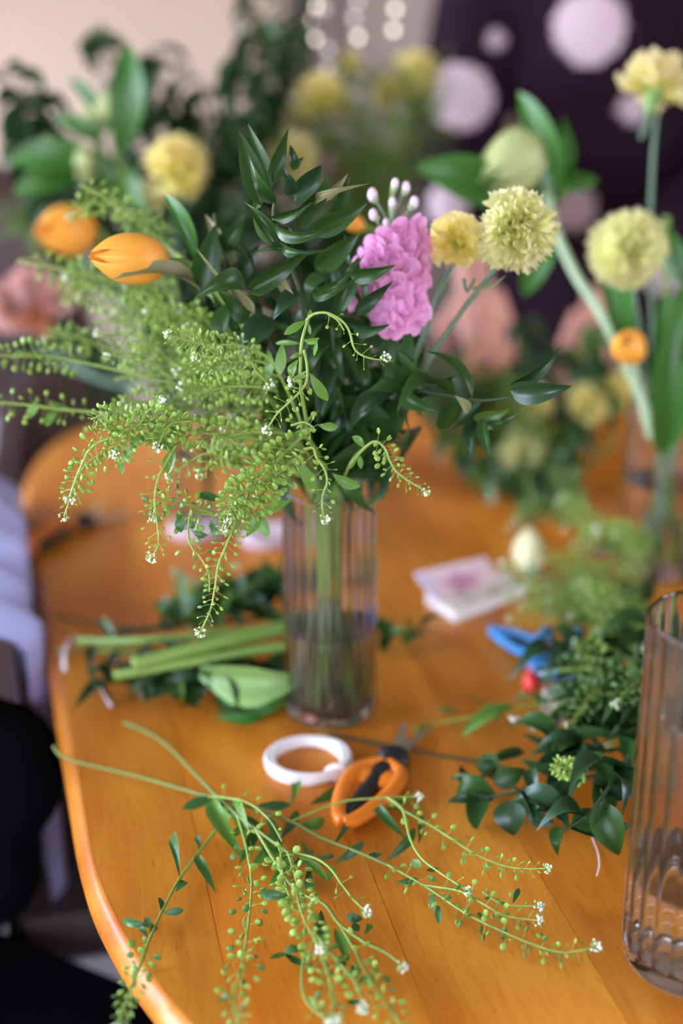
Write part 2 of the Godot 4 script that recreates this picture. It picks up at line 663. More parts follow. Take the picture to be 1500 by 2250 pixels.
func raceme(parent: Node3D, path: PackedVector3Array, npods: int, pr: float, opt := {}) -> void:
	# a stalk with stalked round seed pods, small buds towards the tip and a cluster of flowers at its end
	var s := smooth(path, 6)
	var total := 0.0
	for i in s.size() - 1:
		total += s[i].distance_to(s[i + 1])
	var each: bool = opt.get("each", false)
	var r0: float = opt.get("r0", 0.0011)
	var stalk := MB.new()
	stalk.tube(s, r0, r0 * 0.6, 5 if each else 4, Color(1, 1, 1))
	var pods := MB.new()
	var spots := []
	var f0: float = opt.get("from", 0.1)
	var ped: float = opt.get("ped", 0.0085)
	var ang := rng.randf() * TAU
	npods = int(npods * 1.3) if npods > 12 else npods
	pr *= 1.04
	for i in npods:
		var f := lerpf(f0, 0.97, (i + rng.randf() * 0.6) / npods)
		var o := at(s, f)
		var d := dir_at(s, f)
		ang += 2.399 + rng.randf() * 0.3
		var side := frame(d, Vector3.UP).x.rotated(d, ang)
		var young := clampf((f - 0.62) / 0.35, 0.0, 1.0)
		var k := ped * lerpf(1.0, 0.62, young) * rng.randf_range(0.75, 1.2)
		var mid := o + (side * 0.55 + d * 0.20) * k
		var e := o + (side * 0.9 + d * lerpf(0.25, 0.5, young) + Vector3.DOWN * 0.06) * k
		stalk.tube(PackedVector3Array([o, mid, e]), 0.00028, 0.0002, 3, Color(1.05, 1.0, 0.9), false)
		var rr := pr * lerpf(1.0, 0.36, young) * rng.randf_range(0.8, 1.12)
		var nb := frame((e - mid).normalized() + rnd_dir() * 0.2, rnd_dir())
		var x := Transform3D(Basis(nb.x * rr * lerpf(1.0, 0.75, young), nb.y * rr * lerpf(1.0, 1.3, young), nb.z * rr), e + nb.y * rr)
		if each and young < 0.75:
			spots.append(x)
		else:
			pods.add(S.pod_low, x)
	var part := put("raceme", stalk.mesh(), opt.get("stem_mat", M.cress_stem), parent)
	for x in spots:
		put("seed_pod", S.pod, M.pod if rng.randf() < 0.6 else opt.get("pod_mat", M.pod), part, x)
	if pods.v.size() > 0:
		stuff(put("small_seed_pods", pods.mesh(), opt.get("pod_mat", M.pod), part))
	if opt.get("head", true):
		var h := MB.new()
		var e := s[s.size() - 1]
		var d := dir_at(s, 1.0)
		var hr: float = opt.get("head_r", 0.0042)
		for i in (26 if each else 14):
			var u := (rnd_dir() + d * 0.7).normalized()
			var rr := hr * rng.randf_range(0.16, 0.3)
			var w := rng.randf() < 0.62
			h.add(S.ball_mb, Transform3D(Basis().scaled(Vector3.ONE * rr), e + u * hr * rng.randf_range(0.6, 1.05)))
			var col := Color(1, 1, 1) if w else Color(0.34, 0.5, 0.16)
			for q: int in S.ball_mb.v.size():
				h.c[h.c.size() - 1 - q] = col
		stuff(put("flower_cluster", h.mesh(), M.bud, part))

func carnation(label: String, group: String, c: Vector3, dir: Vector3, r: float, m: Material, stem_pts: PackedVector3Array, stem_m: Material, n := 34, kind := "petal") -> Node3D:
	# c: middle of the bloom, dir: where it faces
	var t := thing("carnation", label, "flower", Vector3.ZERO, group)
	dir = dir.normalized()
	var k := r / 0.026
	var b := frame(dir, Vector3(0.3, 0.2, 1))
	var root := c - dir * r * 0.55
	put("calyx", S.calyx, M.calyx, t, Transform3D(b * k, root - dir * 0.019 * k))
	if stem_pts.size() > 0:
		var pts := PackedVector3Array([root - dir * 0.017 * k, root - dir * 0.04 * k])
		pts.append_array(stem_pts)
		stem(t, pts, 0.0021, 0.0026, stem_m, 7)
	for i in n:
		var f := (i + 0.5) / n
		var tilt := maxf(0.0, lerpf(1.75, 0.15, pow(f, 0.8)) + rng.randf_range(-0.28, 0.28))
		var ang := i * 2.399 + rng.randf() * 0.3
		var out := (dir * cos(tilt) + b.x.rotated(dir, ang) * sin(tilt)).normalized()
		var pb := frame(out, dir.lerp(-b.x.rotated(dir, ang), 0.3) if tilt > 0.6 else rnd_dir())
		var s := r * lerpf(1.10, 1.12, f) * rng.randf_range(0.84, 1.08)
		pb = pb.rotated(out, rng.randf_range(-0.7, 0.7))
		put("petal", S[kind][rng.randi() % (3 if kind == "petal" and f < 0.6 else 2)], m, t, Transform3D(pb * s, root + dir * r * 0.10 * f + b.x.rotated(dir, ang) * r * 0.12 * f))
	return t

func tulip(label: String, group: String, base: Vector3, tip: Vector3, m: Material, stem_pts: PackedVector3Array, stem_m: Material, fat := 1.0) -> Node3D:
	var t := thing("tulip", label, "flower", Vector3.ZERO, group)
	var y := tip - base
	var len := y.length()
	var b := frame(y, Vector3(0.2, 1, 0.3))
	for i in 6:
		var a := TAU * i / 6.0
		var pb := b.rotated(b.y, a)
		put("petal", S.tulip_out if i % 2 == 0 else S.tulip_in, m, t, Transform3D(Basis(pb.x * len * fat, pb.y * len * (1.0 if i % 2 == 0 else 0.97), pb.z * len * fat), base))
	if stem_pts.size() > 0:
		var pts := PackedVector3Array([base + b.y * 0.004, base - b.y * 0.02])
		pts.append_array(stem_pts)
		stem(t, pts, 0.0030, 0.0036, stem_m, 8)
	return t

# ---------------------------------------------------------------- bodies
func body(caps: Array, cell: float, k: float, tint: Array = [], base := Color.WHITE) -> MB:
	# tapered capsules [a, b, ra, rb] joined with a smooth minimum, meshed as surface nets
	var lo := Vector3.INF
	var hi := -Vector3.INF
	for q in caps:
		var r: float = maxf(q[2], q[3]) + cell * 3
		lo = lo.min((q[0] as Vector3).min(q[1]) - Vector3.ONE * r)
		hi = hi.max((q[0] as Vector3).max(q[1]) + Vector3.ONE * r)
	var nx := int((hi.x - lo.x) / cell) + 2
	var ny := int((hi.y - lo.y) / cell) + 2
	var nz := int((hi.z - lo.z) / cell) + 2
	var g := PackedFloat32Array()
	g.resize(nx * ny * nz)
	g.fill(1.0)
	for q in caps:
		var a: Vector3 = q[0]
		var b: Vector3 = q[1]
		var ra: float = q[2]
		var rb: float = q[3]
		var r := maxf(ra, rb) + maxf(k, cell * 2.0)
		var l := ((a.min(b) - Vector3.ONE * r - lo) / cell).floor()
		var h := ((a.max(b) + Vector3.ONE * r - lo) / cell).ceil()
		var ab := b - a
		var dd := maxf(ab.length_squared(), 1e-9)
		for iz in range(maxi(0, int(l.z)), mini(nz, int(h.z) + 1)):
			for iy in range(maxi(0, int(l.y)), mini(ny, int(h.y) + 1)):
				for ix in range(maxi(0, int(l.x)), mini(nx, int(h.x) + 1)):
					var p := lo + Vector3(ix, iy, iz) * cell
					var t := clampf((p - a).dot(ab) / dd, 0.0, 1.0)
					var d := p.distance_to(a + ab * t) - lerpf(ra, rb, t)
					var i := (iz * ny + iy) * nx + ix
					var e := g[i]
					var hh := clampf(0.5 + 0.5 * (e - d) / k, 0.0, 1.0)
					g[i] = lerpf(e, d, hh) - k * hh * (1.0 - hh)
	var m := MB.new()
	var id := {}
	for iz in nz - 1:
		for iy in ny - 1:
			for ix in nx - 1:
				var i := (iz * ny + iy) * nx + ix
				var s := 0
				for cn in 8:
					if g[i + (cn & 1) + ((cn >> 1) & 1) * nx + (cn >> 2) * nx * ny] < 0.0:
						s += 1
				if s == 0 or s == 8:
					continue
				var acc := Vector3()
				var cnt := 0
				for ax in 3:
					var st: int = [1, nx, nx * ny][ax]
					for u in 2:
						for w in 2:
							var o := Vector3i()
							o[(ax + 1) % 3] = u
							o[(ax + 2) % 3] = w
							var j := i + o.x + o.y * nx + o.z * nx * ny
							var v0 := g[j]
							var v1 := g[j + st]
							if (v0 < 0.0) != (v1 < 0.0):
								var f := Vector3(o)
								f[ax] = v0 / (v0 - v1)
								acc += f
								cnt += 1
				var p := lo + (Vector3(ix, iy, iz) + acc / cnt) * cell
				var col := base
				for tt in tint:
					var dv: Vector3 = p - tt[0]
					dv -= tt[3] * dv.dot(tt[3])
					if p.z > -0.02 and dv.length() < tt[1]:
						col = tt[2]
				id[i] = m.vert(p, col)
	for i: int in id:
		for ax in 3:
			var st: int = [1, nx, nx * ny][ax]
			var s1: int = [nx, nx * ny, 1][ax]
			var s2: int = [nx * ny, 1, nx][ax]
			var v0 := g[i]
			var v1 := g[i + st]
			if (v0 < 0.0) == (v1 < 0.0):
				continue
			if not (id.has(i - s1) and id.has(i - s2) and id.has(i - s1 - s2)):
				continue
			if v0 < 0.0:
				m.quad(id[i], id[i - s2], id[i - s1 - s2], id[i - s1])
			else:
				m.quad(id[i], id[i - s1], id[i - s1 - s2], id[i - s2])
	return m

func _ready() -> void:
	rng.seed = 7
	# ---- camera, sky, exposure
	var cam := Camera3D.new()
	cam.name = "camera"
	var ca := CameraAttributesPhysical.new()
	ca.frustum_focal_length = 50.0
	ca.frustum_focus_distance = 1.04
	ca.exposure_aperture = 1.75
	ca.frustum_near = 0.05
	ca.frustum_far = 60.0
	cam.attributes = ca
	cam.fov = rad_to_deg(2.0 * atan(1125.0 / F))
	cam.position = eye
	cam.rotation_degrees = Vector3(-20, 0, 0)
	add_child(cam)
	cam.current = true
	var env := Environment.new()
	env.background_mode = Environment.BG_SKY
	var sky := Sky.new()
	var sm := ProceduralSkyMaterial.new()
	sm.sky_top_color = Color(0.72, 0.80, 0.96)
	sm.sky_horizon_color = Color(0.95, 0.96, 1.0)
	sm.ground_bottom_color = Color(0.42, 0.40, 0.37)
	sm.ground_horizon_color = Color(0.66, 0.65, 0.63)
	sm.sky_energy_multiplier = 5.0
	sm.ground_energy_multiplier = 3.2
	sky.sky_material = sm
	env.sky = sky
	env.tonemap_mode = Environment.TONE_MAPPER_LINEAR
	env.tonemap_exposure = 0.74
	env.sdfgi_enabled = true
	env.ssao_enabled = true
	env.ssil_enabled = true
	var we := WorldEnvironment.new()
	we.name = "world_environment"
	we.environment = env
	add_child(we)

	S.wood = wood_tex(c8(190, 101, 22), c8(238, 162, 56), 11)
	make_materials()
	make_shapes()
	room()
	table()
	vases()
	rng.seed = 10
	foreground()
	rng.seed = 11
	bouquet()
	rng.seed = 12
	cuttings()
	rng.seed = 13
	right_vase_flowers()
	rng.seed = 14
	far_flowers()
	rng.seed = 15
	tools()
	left_side()
	person()

# ---------------------------------------------------------------- room
func wall_with_holes(axis: int, plane: float, thick: float, a0: float, a1: float, h: float, holes: Array) -> MB:
	# axis 0: a wall across x at x = plane, running along z; axis 2: across z. holes: [from, to, sill, head]
	var m := MB.new()
	var edges := [a0]
	for q in holes:
		edges.append(q[0])
		edges.append(q[1])
	edges.append(a1)
	var add := func(u0: float, u1: float, y0: float, y1: float) -> void:
		if u1 - u0 < 0.001 or y1 - y0 < 0.001:
			return
		var cc := Vector3(plane, (y0 + y1) / 2, (u0 + u1) / 2) if axis == 0 else Vector3((u0 + u1) / 2, (y0 + y1) / 2, plane)
		var ss := Vector3(thick, y1 - y0, u1 - u0) if axis == 0 else Vector3(u1 - u0, y1 - y0, thick)
		m.box(cc, ss)
	for i in range(0, edges.size(), 2):
		add.call(edges[i], edges[i + 1], 0.0, h)
	for q in holes:
		add.call(q[0], q[1], 0.0, q[2])
		add.call(q[0], q[1], q[3], h)
	return m

func window_in(n: int, axis: int, plane: float, q: Array, label: String) -> void:
	var t := Node3D.new()
	t.name = "window_%d" % n
	add_child(t)
	t.set_meta("kind", "structure")
	tag(t, label, "window")
	var w: float = q[1] - q[0]
	var mid: float = (q[0] + q[1]) / 2
	var hh: float = q[3] - q[2]
	var fr := MB.new()
	var bas := Basis() if axis == 2 else Basis(Vector3.UP, PI / 2)
	var o := Vector3(mid, (q[2] + q[3]) / 2, plane) if axis == 2 else Vector3(plane, (q[2] + q[3]) / 2, mid)
	for s in [-1, 1]:
		fr.box(o + bas * Vector3(s * (w / 2 - 0.03), 0, 0), Vector3(0.06, hh, 0.08), bas, 0.006)
		fr.box(o + bas * Vector3(0, s * (hh / 2 - 0.03), 0), Vector3(w - 0.12, 0.06, 0.08), bas, 0.006)
	fr.box(o, Vector3(0.05, hh - 0.12, 0.07), bas, 0.006)
	put("window_frame", fr.mesh(), M.white_paint, t)
	var g := StandardMaterial3D.new()
	g.transparency = BaseMaterial3D.TRANSPARENCY_ALPHA
	g.albedo_color = Color(1, 1, 1, 0.03)
	g.roughness = 0.0
	for s in [-1, 1]:
		var pb := MB.new()
		pb.box(o + bas * Vector3(s * (w / 4 - 0.02), 0, 0), Vector3(w / 2 - 0.08, hh - 0.11, 0.004), bas)
		put("window_pane", pb.mesh(), g, t)

func room() -> void:
	var f := MB.new()
	f.box(Vector3(0.2, -0.06, -0.8), Vector3(6.6, 0.12, 6.8))
	struct("floor", f.mesh(), M.floor)
	var ce := MB.new()
	ce.box(Vector3(0.2, 2.76, -0.8), Vector3(6.6, 0.12, 6.8))
	struct("ceiling", ce.mesh(), M.ceiling)
	var lh := [[-3.5, -1.6, 0.7, 2.45], [-1.2, 0.9, 0.7, 2.45]]
	struct("wall_left", wall_with_holes(0, -3.0, 0.2, -4.2, 2.6, 2.7, lh).mesh(), M.wall)
	window_in(1, 0, -3.0, lh[0], "tall white framed window beside the pale pink wall")
	window_in(2, 0, -3.0, lh[1], "tall white framed window at the near side of the room")
	var rh := [[-1.4, -0.3, 0.9, 2.2]]
	struct("wall_right", wall_with_holes(0, 3.4, 0.2, -4.2, 2.6, 2.7, rh).mesh(), M.wall)
	window_in(3, 0, 3.4, rh[0], "white framed window in the wall behind the standing person")
	var nh := [[-1.2, 0.4, 0.9, 2.3]]
	struct("wall_near", wall_with_holes(2, 2.5, 0.2, -2.9, 3.3, 2.7, nh).mesh(), M.wall)
	window_in(4, 2, 2.5, nh[0], "wide white framed window behind the photographer")
	var bh := [[-0.14, 0.40, 0.0, 2.1]]
	struct("wall_back", wall_with_holes(2, -4.1, 0.2, -2.9, 3.3, 2.7, bh).mesh(), M.wall)
	# the doorway: dark frame round a pale panelled door
	var d := Node3D.new()
	d.name = "door_1"
	add_child(d)
	tag(d, "greige door in a dark brown frame beside the pale pink wall", "door", "", "structure")
	var df := MB.new()
	df.box(Vector3(-0.115, 1.05, -4.0), Vector3(0.05, 2.1, 0.24), Basis(), 0.004)
	df.box(Vector3(0.375, 1.05, -4.0), Vector3(0.05, 2.1, 0.24), Basis(), 0.004)
	df.box(Vector3(0.13, 2.12, -4.0), Vector3(0.54, 0.05, 0.24), Basis(), 0.004)
	put("door_frame", df.mesh(), M.brown_frame, d)
	var dl := MB.new()
	dl.box(Vector3(0.13, 1.055, -4.06), Vector3(0.46, 2.11, 0.045), Basis(), 0.003)
	put("door_leaf", dl.mesh(), M.greige, d)
	for y in [0.55, 1.5]:
		var pn := MB.new()
		pn.box(Vector3(0.13, y, -4.032), Vector3(0.30, 0.75, 0.014), Basis(), 0.006)
		put("door_panel", pn.mesh(), M.greige, d)
	var bb := MB.new()
	bb.box(Vector3(-1.55, 0.05, -3.985), Vector3(2.8, 0.1, 0.03), Basis(), 0.004)
	bb.box(Vector3(1.85, 0.05, -3.985), Vector3(2.9, 0.1, 0.03), Basis(), 0.004)
	struct("baseboard_back", bb.mesh(), M.white_paint)

# ---------------------------------------------------------------- table
var axis_u := Vector2(-sin(deg_to_rad(12.0)), -cos(deg_to_rad(12.0)))
var axis_w := Vector2(cos(deg_to_rad(12.0)), -sin(deg_to_rad(12.0)))

func table_outline() -> PackedVector2Array:
	# the near rim as the photograph shows it, then the other side of a long oval top
	var px := "380 2250; 330 2190; 270 2110; 225 2030; 190 1950; 165 1850; 145 1720; 125 1600; 110 1500; 95 1400; 78 1290; 60 1200; 45 1110; 50 1060; 82 1000; 145 952; 230 930"
	var left := []
	for p in G(px, 0.0):
		left.append(Vector2(p.x, p.z))
	var uw := func(u: float, w: float) -> Vector2: return axis_u * u + axis_w * w
	var pts := PackedVector3Array()
	for q in [[0.46, 0.50], [0.49, 0.34], [0.56, 0.20], [0.65, 0.11]]:
		var z: Vector2 = uw.call(q[0], q[1])
		pts.append(Vector3(z.x, 0, z.y))
	for q in left:
		pts.append(Vector3(q.x, 0, q.y))
	for q in [[2.17, 0.2], [2.18, 0.45], [2.17, 0.75], [2.12, 0.90], [2.0, 0.98], [1.8, 1.01], [1.4, 1.02], [1.0, 0.99], [0.75, 0.92], [0.58, 0.80], [0.49, 0.66]]:
		var z: Vector2 = uw.call(q[0], q[1])
		pts.append(Vector3(z.x, 0, z.y))
	# closed smooth curve
	var out := PackedVector2Array()
	var n := pts.size()
	for i in n:
		for k in 4:
			var p := pts[i].cubic_interpolate(pts[(i + 1) % n], pts[(i - 1 + n) % n], pts[(i + 2) % n], k / 4.0)
			out.append(Vector2(p.x, p.z))
	return out

func table() -> void:
	var t := thing("dining_table", "long oval honey coloured wooden dining table under the flowers", "table")
	var o := table_outline()
	if Geometry2D.is_polygon_clockwise(o):
		o.reverse()
	var inner: PackedVector2Array = Geometry2D.offset_polygon(o, -0.012, Geometry2D.JOIN_ROUND)[0]
	# top boards, side by side along the table
	for k in 10:
		var w0 := -0.16 + k * 0.125
		var strip := PackedVector2Array()
		for q in [[0.2, w0 + 0.0002], [2.5, w0 + 0.0002], [2.5, w0 + 0.1248], [0.2, w0 + 0.1248]]:
			strip.append(axis_u * q[0] + axis_w * q[1])
		for poly in Geometry2D.intersect_polygons(inner, strip):
			if poly.size() < 3:
				continue
			var m := MB.new()
			m.prism(poly, TABLE - 0.022, TABLE)
			for i in m.v.size():
				var q := Vector2(m.v[i].x, m.v[i].z)
				m.uv[i] = Vector2((q.dot(axis_w) - w0) / 0.5 + rng_of(k, 0.37), q.dot(axis_u) / 1.1 + rng_of(k, 0.61))
			m.flat = true
			put("plank", m.mesh(), M["wood%d" % (k % 3)], t)
	# rounded rim
	var prof := [Vector2(0.0118, 0.0), Vector2(0.0095, -0.0002), Vector2(0.0055, -0.0028), Vector2(0.0018, -0.008), Vector2(0.0, -0.0145), Vector2(0.0012, -0.022), Vector2(0.005, -0.028), Vector2(0.012, -0.031), Vector2(0.06, -0.031)]
	var n := o.size()
	var rim := MB.new()
	for i in n:
		var tg := (o[(i + 1) % n] - o[(i - 1 + n) % n]).normalized()
		var inw := Vector2(tg.y, -tg.x)
		if not Geometry2D.is_point_in_polygon(o[i] + inw * 0.01, o):
			inw = -inw
		for q in prof:
			var p: Vector2 = o[i] + inw * q.x
			rim.vert(Vector3(p.x, TABLE + q.y, p.y), Color.WHITE, Vector2(q.x * 4.0 - q.y * 6.0, float(i) / n * 6.0))
	var np := prof.size()
	for i in n:
		var j := (i + 1) % n
		for k in np - 1:
			rim.quad(i * np + k, i * np + k + 1, j * np + k + 1, j * np + k)
	# keep the faces outwards
	var a := rim.v[rim.ix[0]]
	if (rim.v[rim.ix[2]] - a).cross(rim.v[rim.ix[1]] - a).y < 0:
		for i in range(0, rim.ix.size(), 3):
			var s := rim.ix[i + 1]
			rim.ix[i + 1] = rim.ix[i + 2]
			rim.ix[i + 2] = s
	M.wood_edge.albedo_texture = S.wood
	M.wood_edge.albedo_color = Color(0.93, 0.88, 0.84)
	put("rim", rim.mesh(), M.wood_edge, t)
	var un := MB.new()
	un.prism(Geometry2D.offset_polygon(o, -0.03)[0], TABLE - 0.031, TABLE - 0.0225)
	put("underside", un.mesh(), M.wood_under, t)
	# apron set back under the top
	var ap: PackedVector2Array = Geometry2D.offset_polygon(o, -0.055, Geometry2D.JOIN_ROUND)[0]
	var ap2: PackedVector2Array = Geometry2D.offset_polygon(o, -0.075, Geometry2D.JOIN_ROUND)[0]
	var am := MB.new()
	for ring in [ap, ap2]:
		for y in [TABLE - 0.031, TABLE - 0.11]:
			pass
	var na := ap.size()
	for i in na:
		var q := ap[i]
		am.vert(Vector3(q.x, TABLE - 0.031, q.y))
		am.vert(Vector3(q.x, TABLE - 0.105, q.y))
	for i in na:
		var j := (i + 1) % na
		am.quad(i * 2, i * 2 + 1, j * 2 + 1, j * 2)
	var nb := ap2.size()
	var s0 := am.v.size()
	for i in nb:
		var q := ap2[i]
		am.vert(Vector3(q.x, TABLE - 0.031, q.y))
		am.vert(Vector3(q.x, TABLE - 0.105, q.y))
	for i in nb:
		var j := (i + 1) % nb
		am.quad(s0 + i * 2, s0 + j * 2, s0 + j * 2 + 1, s0 + i * 2 + 1)
	put("apron", am.mesh(), M.wood_under, t)
	for q in [[0.85, 0.2], [0.85, 0.78], [1.9, 0.12], [1.9, 0.84]]:
		var z: Vector2 = axis_u * q[0] + axis_w * q[1]
		var lg := MB.new()
		lg.lathe(PackedVector2Array([Vector2(0.0, 0.0), Vector2(0.018, 0.0), Vector2(0.022, 0.02), Vector2(0.026, 0.3), Vector2(0.034, 0.55), Vector2(0.028, 0.58), Vector2(0.036, 0.61), Vector2(0.036, 0.72), Vector2(0.0, 0.72)]), 18)
		put("leg", lg.mesh(), M.wood_under, t, Transform3D(Basis(), Vector3(z.x, 0, z.y)))

func rng_of(k: int, f: float) -> float:
	return fmod(k * f * 1.7 + f, 1.0)

# ---------------------------------------------------------------- vases
const V1 := Vector3(-0.0106, 0.75, -1.186)
const V2 := Vector3(0.2475, 0.75, -0.823)
const V3 := Vector3(0.372, 0.75, -1.537)
const V4 := Vector3(-0.170, 0.75, -1.70)
const V5 := Vector3(-0.02, 0.75, -1.93)

func vase(label: String, o: Vector3, r: float, h: float, level: float, fine := true) -> void:
	var t := thing("glass_vase", label, "vase", o, "clear ribbed cylinder vases")
	var w := 0.0024
	var fl := 0.013
	var prof := PackedVector2Array([Vector2(0, 0.0012), Vector2(r * 0.7, 0.0008), Vector2(r - 0.009, 0.0), Vector2(r - 0.005, 0.0012), Vector2(r - 0.002, 0.004), Vector2(r - 0.0005, 0.009), Vector2(r, 0.018)])
	var ribs := PackedFloat32Array([0, 0, 0, 0, 0.0002, 0.0003, 0.0004])
	for i in 9:
		prof.append(Vector2(r, lerpf(0.03, h - 0.004, i / 8.0)))
		ribs.append(0.0005)
	for q in [Vector2(r, h - 0.0012), Vector2(r - 0.0006, h - 0.0003), Vector2(r - w * 0.5, h), Vector2(r - w + 0.0005, h - 0.0003), Vector2(r - w, h - 0.0014)]:
		prof.append(q)
		ribs.append(0.0002)
	for i in 9:
		prof.append(Vector2(r - w, lerpf(h - 0.006, 0.028, i / 8.0)))
		ribs.append(0.0017 if fine else 0.0012)
	for q in [Vector2(r - w - 0.0005, fl + 0.008), Vector2(r - w - 0.003, fl + 0.003), Vector2(r - w - 0.008, fl), Vector2(r * 0.5, fl - 0.002), Vector2(0, fl - 0.0025)]:
		prof.append(q)
		ribs.append(0.0014 if q.x > r * 0.8 else 0.0)
	var m := MB.new()
	m.lathe(prof, 192 if fine else 128, ribs, 24)
	put("glass", m.mesh(), M.glass, t)
	# water reaches a hair into the wall
	var wr := r - w + 0.0006
	var wm := MB.new()
	wm.lathe(PackedVector2Array([Vector2(0, fl - 0.0028), Vector2(r * 0.5, fl - 0.0023), Vector2(r - w - 0.0078, fl - 0.0004), Vector2(r - w - 0.0027, fl + 0.0028), Vector2(wr - 0.0004, fl + 0.008), Vector2(wr, fl + 0.02), Vector2(wr, level), Vector2(wr - 0.0012, level - 0.0004), Vector2(wr - 0.004, level - 0.0012), Vector2(0, level - 0.0014)]), 96)
	put("water", wm.mesh(), M.water, t)

func vases() -> void:
	vase("clear ribbed glass vase in the middle of the table holding the big mixed bouquet", V1, 0.0425, 0.222, 0.088)
	vase("empty clear ribbed glass vase with a little water close to the camera", V2, 0.053, 0.258, 0.072)
	vase("clear glass vase holding the pale green carnations and tulips behind the empty vase", V3, 0.05, 0.205, 0.11, false)
	vase("clear glass vase half hidden behind the cress sprays, holding the far tulips", V4, 0.042, 0.2, 0.09, false)
	vase("clear glass vase deep behind the bouquet under the yellow carnations", V5, 0.045, 0.2, 0.09, false)

# ---------------------------------------------------------------- cress sprays lying on the table near the camera
func cleaf(t: Node3D, s: String, w: float, roll: float, dark := false, v := 0) -> void:
	var p := G(s, 0.008)
	leaf(t, "cress", v, p[0], p[1], w, roll, M.cress_leaf_b if dark else M.cress_leaf)

func foreground() -> void:
	# spray one: a long main stem from the table rim to the cluster of flowers by the empty vase
	var t := thing("cress_spray", "long cress spray lying across the near table top from the rim towards the empty vase", "foliage", Vector3.ZERO, "cress sprays lying on the table")
	stem(t, G("118 1640 .012; 150 1668 .008; 300 1705 .006; 440 1745 .008; 470 1752 .014; 560 1778 .018; 640 1805 .014; 700 1838 .012; 780 1870 .012; 850 1900 .012"), 0.0017, 0.0014, M.olive_stem, 7)
	var E := {"each": true, "ped": 0.0088}
	raceme(t, G("850 1900 .012; 930 1945 .012; 1020 2005 .012; 1100 2045 .012; 1180 2078 .012; 1240 2092 .014; 1308 2080 .018"), 40, 0.0024, {"each": true, "ped": 0.0085, "pod_mat": M.pod_b, "from": 0.02})
	raceme(t, G("640 1805 .014; 750 1762 .02; 850 1753 .022; 918 1750 .024"), 4, 0.0014, {"each": true, "from": 0.75})
	raceme(t, G("850 1752 .022; 890 1782 .022; 960 1822 .02; 1030 1868 .02; 1090 1897 .02; 1140 1908 .022; 1198 1908 .026"), 34, 0.0024, {"each": true, "ped": 0.0075})
	raceme(t, G("850 1752 .022; 885 1780 .026; 900 1840 .03; 925 1885 .03; 970 1920 .028; 1026 1956 .026"), 3, 0.0015, {"each": true, "from": 0.9, "r0": 0.0014})
	raceme(t, G("930 1945 .012; 1010 1958 .02; 1060 1985 .022; 1110 2012 .02; 1180 2022 .022"), 18, 0.0022, {"each": true, "pod_mat": M.pod_b})
	raceme(t, G("1060 1960 .012; 1110 1988 .016; 1184 1990 .022"), 8, 0.0018, {"each": true})
	cleaf(t, "730 1860; 792 1745", 0.011, 20, true)
	cleaf(t, "790 1770; 915 1745", 0.013, 50)
	cleaf(t, "826 1760; 882 1835", 0.011, 10, true, 1)
	cleaf(t, "840 1745; 920 1790", 0.008, 60, true)
	cleaf(t, "920 1855; 925 1788", 0.008, 10, true)
	cleaf(t, "850 1890; 912 1820", 0.013, 25, true)
	cleaf(t, "735 1895; 800 1850", 0.012, 20, true)
	cleaf(t, "800 1885; 838 1875", 0.007, 0, true)
	cleaf(t, "870 1938; 918 1930", 0.008, 30, true)
	cleaf(t, "945 1965; 960 2000", 0.009, 30, true)
	cleaf(t, "905 1890; 925 1905", 0.009, 0)
	cleaf(t, "935 1912; 962 1908", 0.006, 30, true)
	cleaf(t, "1126 1985; 1140 1952", 0.006, 0, true)
	cleaf(t, "963 1990; 966 2030", 0.008, 20, true)

	# spray two: the bushy one with the pod covered tails that hang towards the camera
	t = thing("cress_spray", "bushy cress spray on the near table top, its pod covered tails reaching the rim", "foliage", Vector3.ZERO, "cress sprays lying on the table")
	stem(t, G("272 1588 .006; 330 1612 .006; 380 1650 .008; 430 1702 .014; 475 1748 .02; 520 1790 .022; 560 1820 .022; 600 1850 .022; 632 1872 .024"), 0.0018, 0.0014, M.olive_stem, 7)
	raceme(t, G("632 1872 .024; 650 1930 .03; 655 1975 .034; 668 2020 .036; 690 2062 .036; 703 2085 .036"), 40, 0.0031, {"each": true, "ped": 0.0095, "from": 0.0})
	raceme(t, G("618 1862 .022; 618 1900 .024; 632 1960 .024; 648 1990 .024"), 14, 0.0027, {"each": true, "head": false, "ped": 0.007})
	raceme(t, G("520 1790 .022; 538 1850 .02; 552 1930 .018; 550 1990 .018; 540 2070 .018; 530 2130 .02; 514 2190 .024; 520 2235 .03; 532 2275 .036"), 58, 0.0025, {"each": true, "ped": 0.0092, "pod_mat": M.pod_b, "from": 0.08})
	raceme(t, G("632 1872 .022; 690 1885 .026; 725 1908 .03; 752 1945 .03; 780 1980 .03; 806 2003 .032"), 7, 0.0017, {"each": true, "from": 0.5, "r0": 0.0013})
	raceme(t, G("560 1820 .022; 640 1945 .014; 710 1985 .014; 745 2030 .016; 800 2070 .018; 850 2095 .02; 882 2122 .022"), 2, 0.0014, {"each": true, "from": 0.9, "r0": 0.0016})
	raceme(t, G("745 2030 .016; 780 2090 .016; 800 2130 .016; 825 2170 .016; 850 2210 .018; 875 2245 .02; 890 2275 .024"), 30, 0.0024, {"each": true, "ped": 0.0085, "pod_mat": M.pod_b})
	raceme(t, G("690 2060 .03; 705 2100 .026; 720 2140 .024; 730 2180 .024; 732 2225 .026; 736 2245 .028"), 30, 0.0026, {"each": true, "ped": 0.0085, "pod_mat": M.pod_b})
	raceme(t, G("700 2060 .026; 740 2110 .024; 775 2150 .022; 790 2180 .022; 798 2215 .024"), 3, 0.0014, {"each": true, "from": 0.85, "r0": 0.0014})
	raceme(t, G("672 2090 .014; 664 2130 .014; 666 2185 .016; 690 2220 .018; 722 2240 .02"), 5, 0.0018, {"each": true, "from": 0.7, "r0": 0.0012})
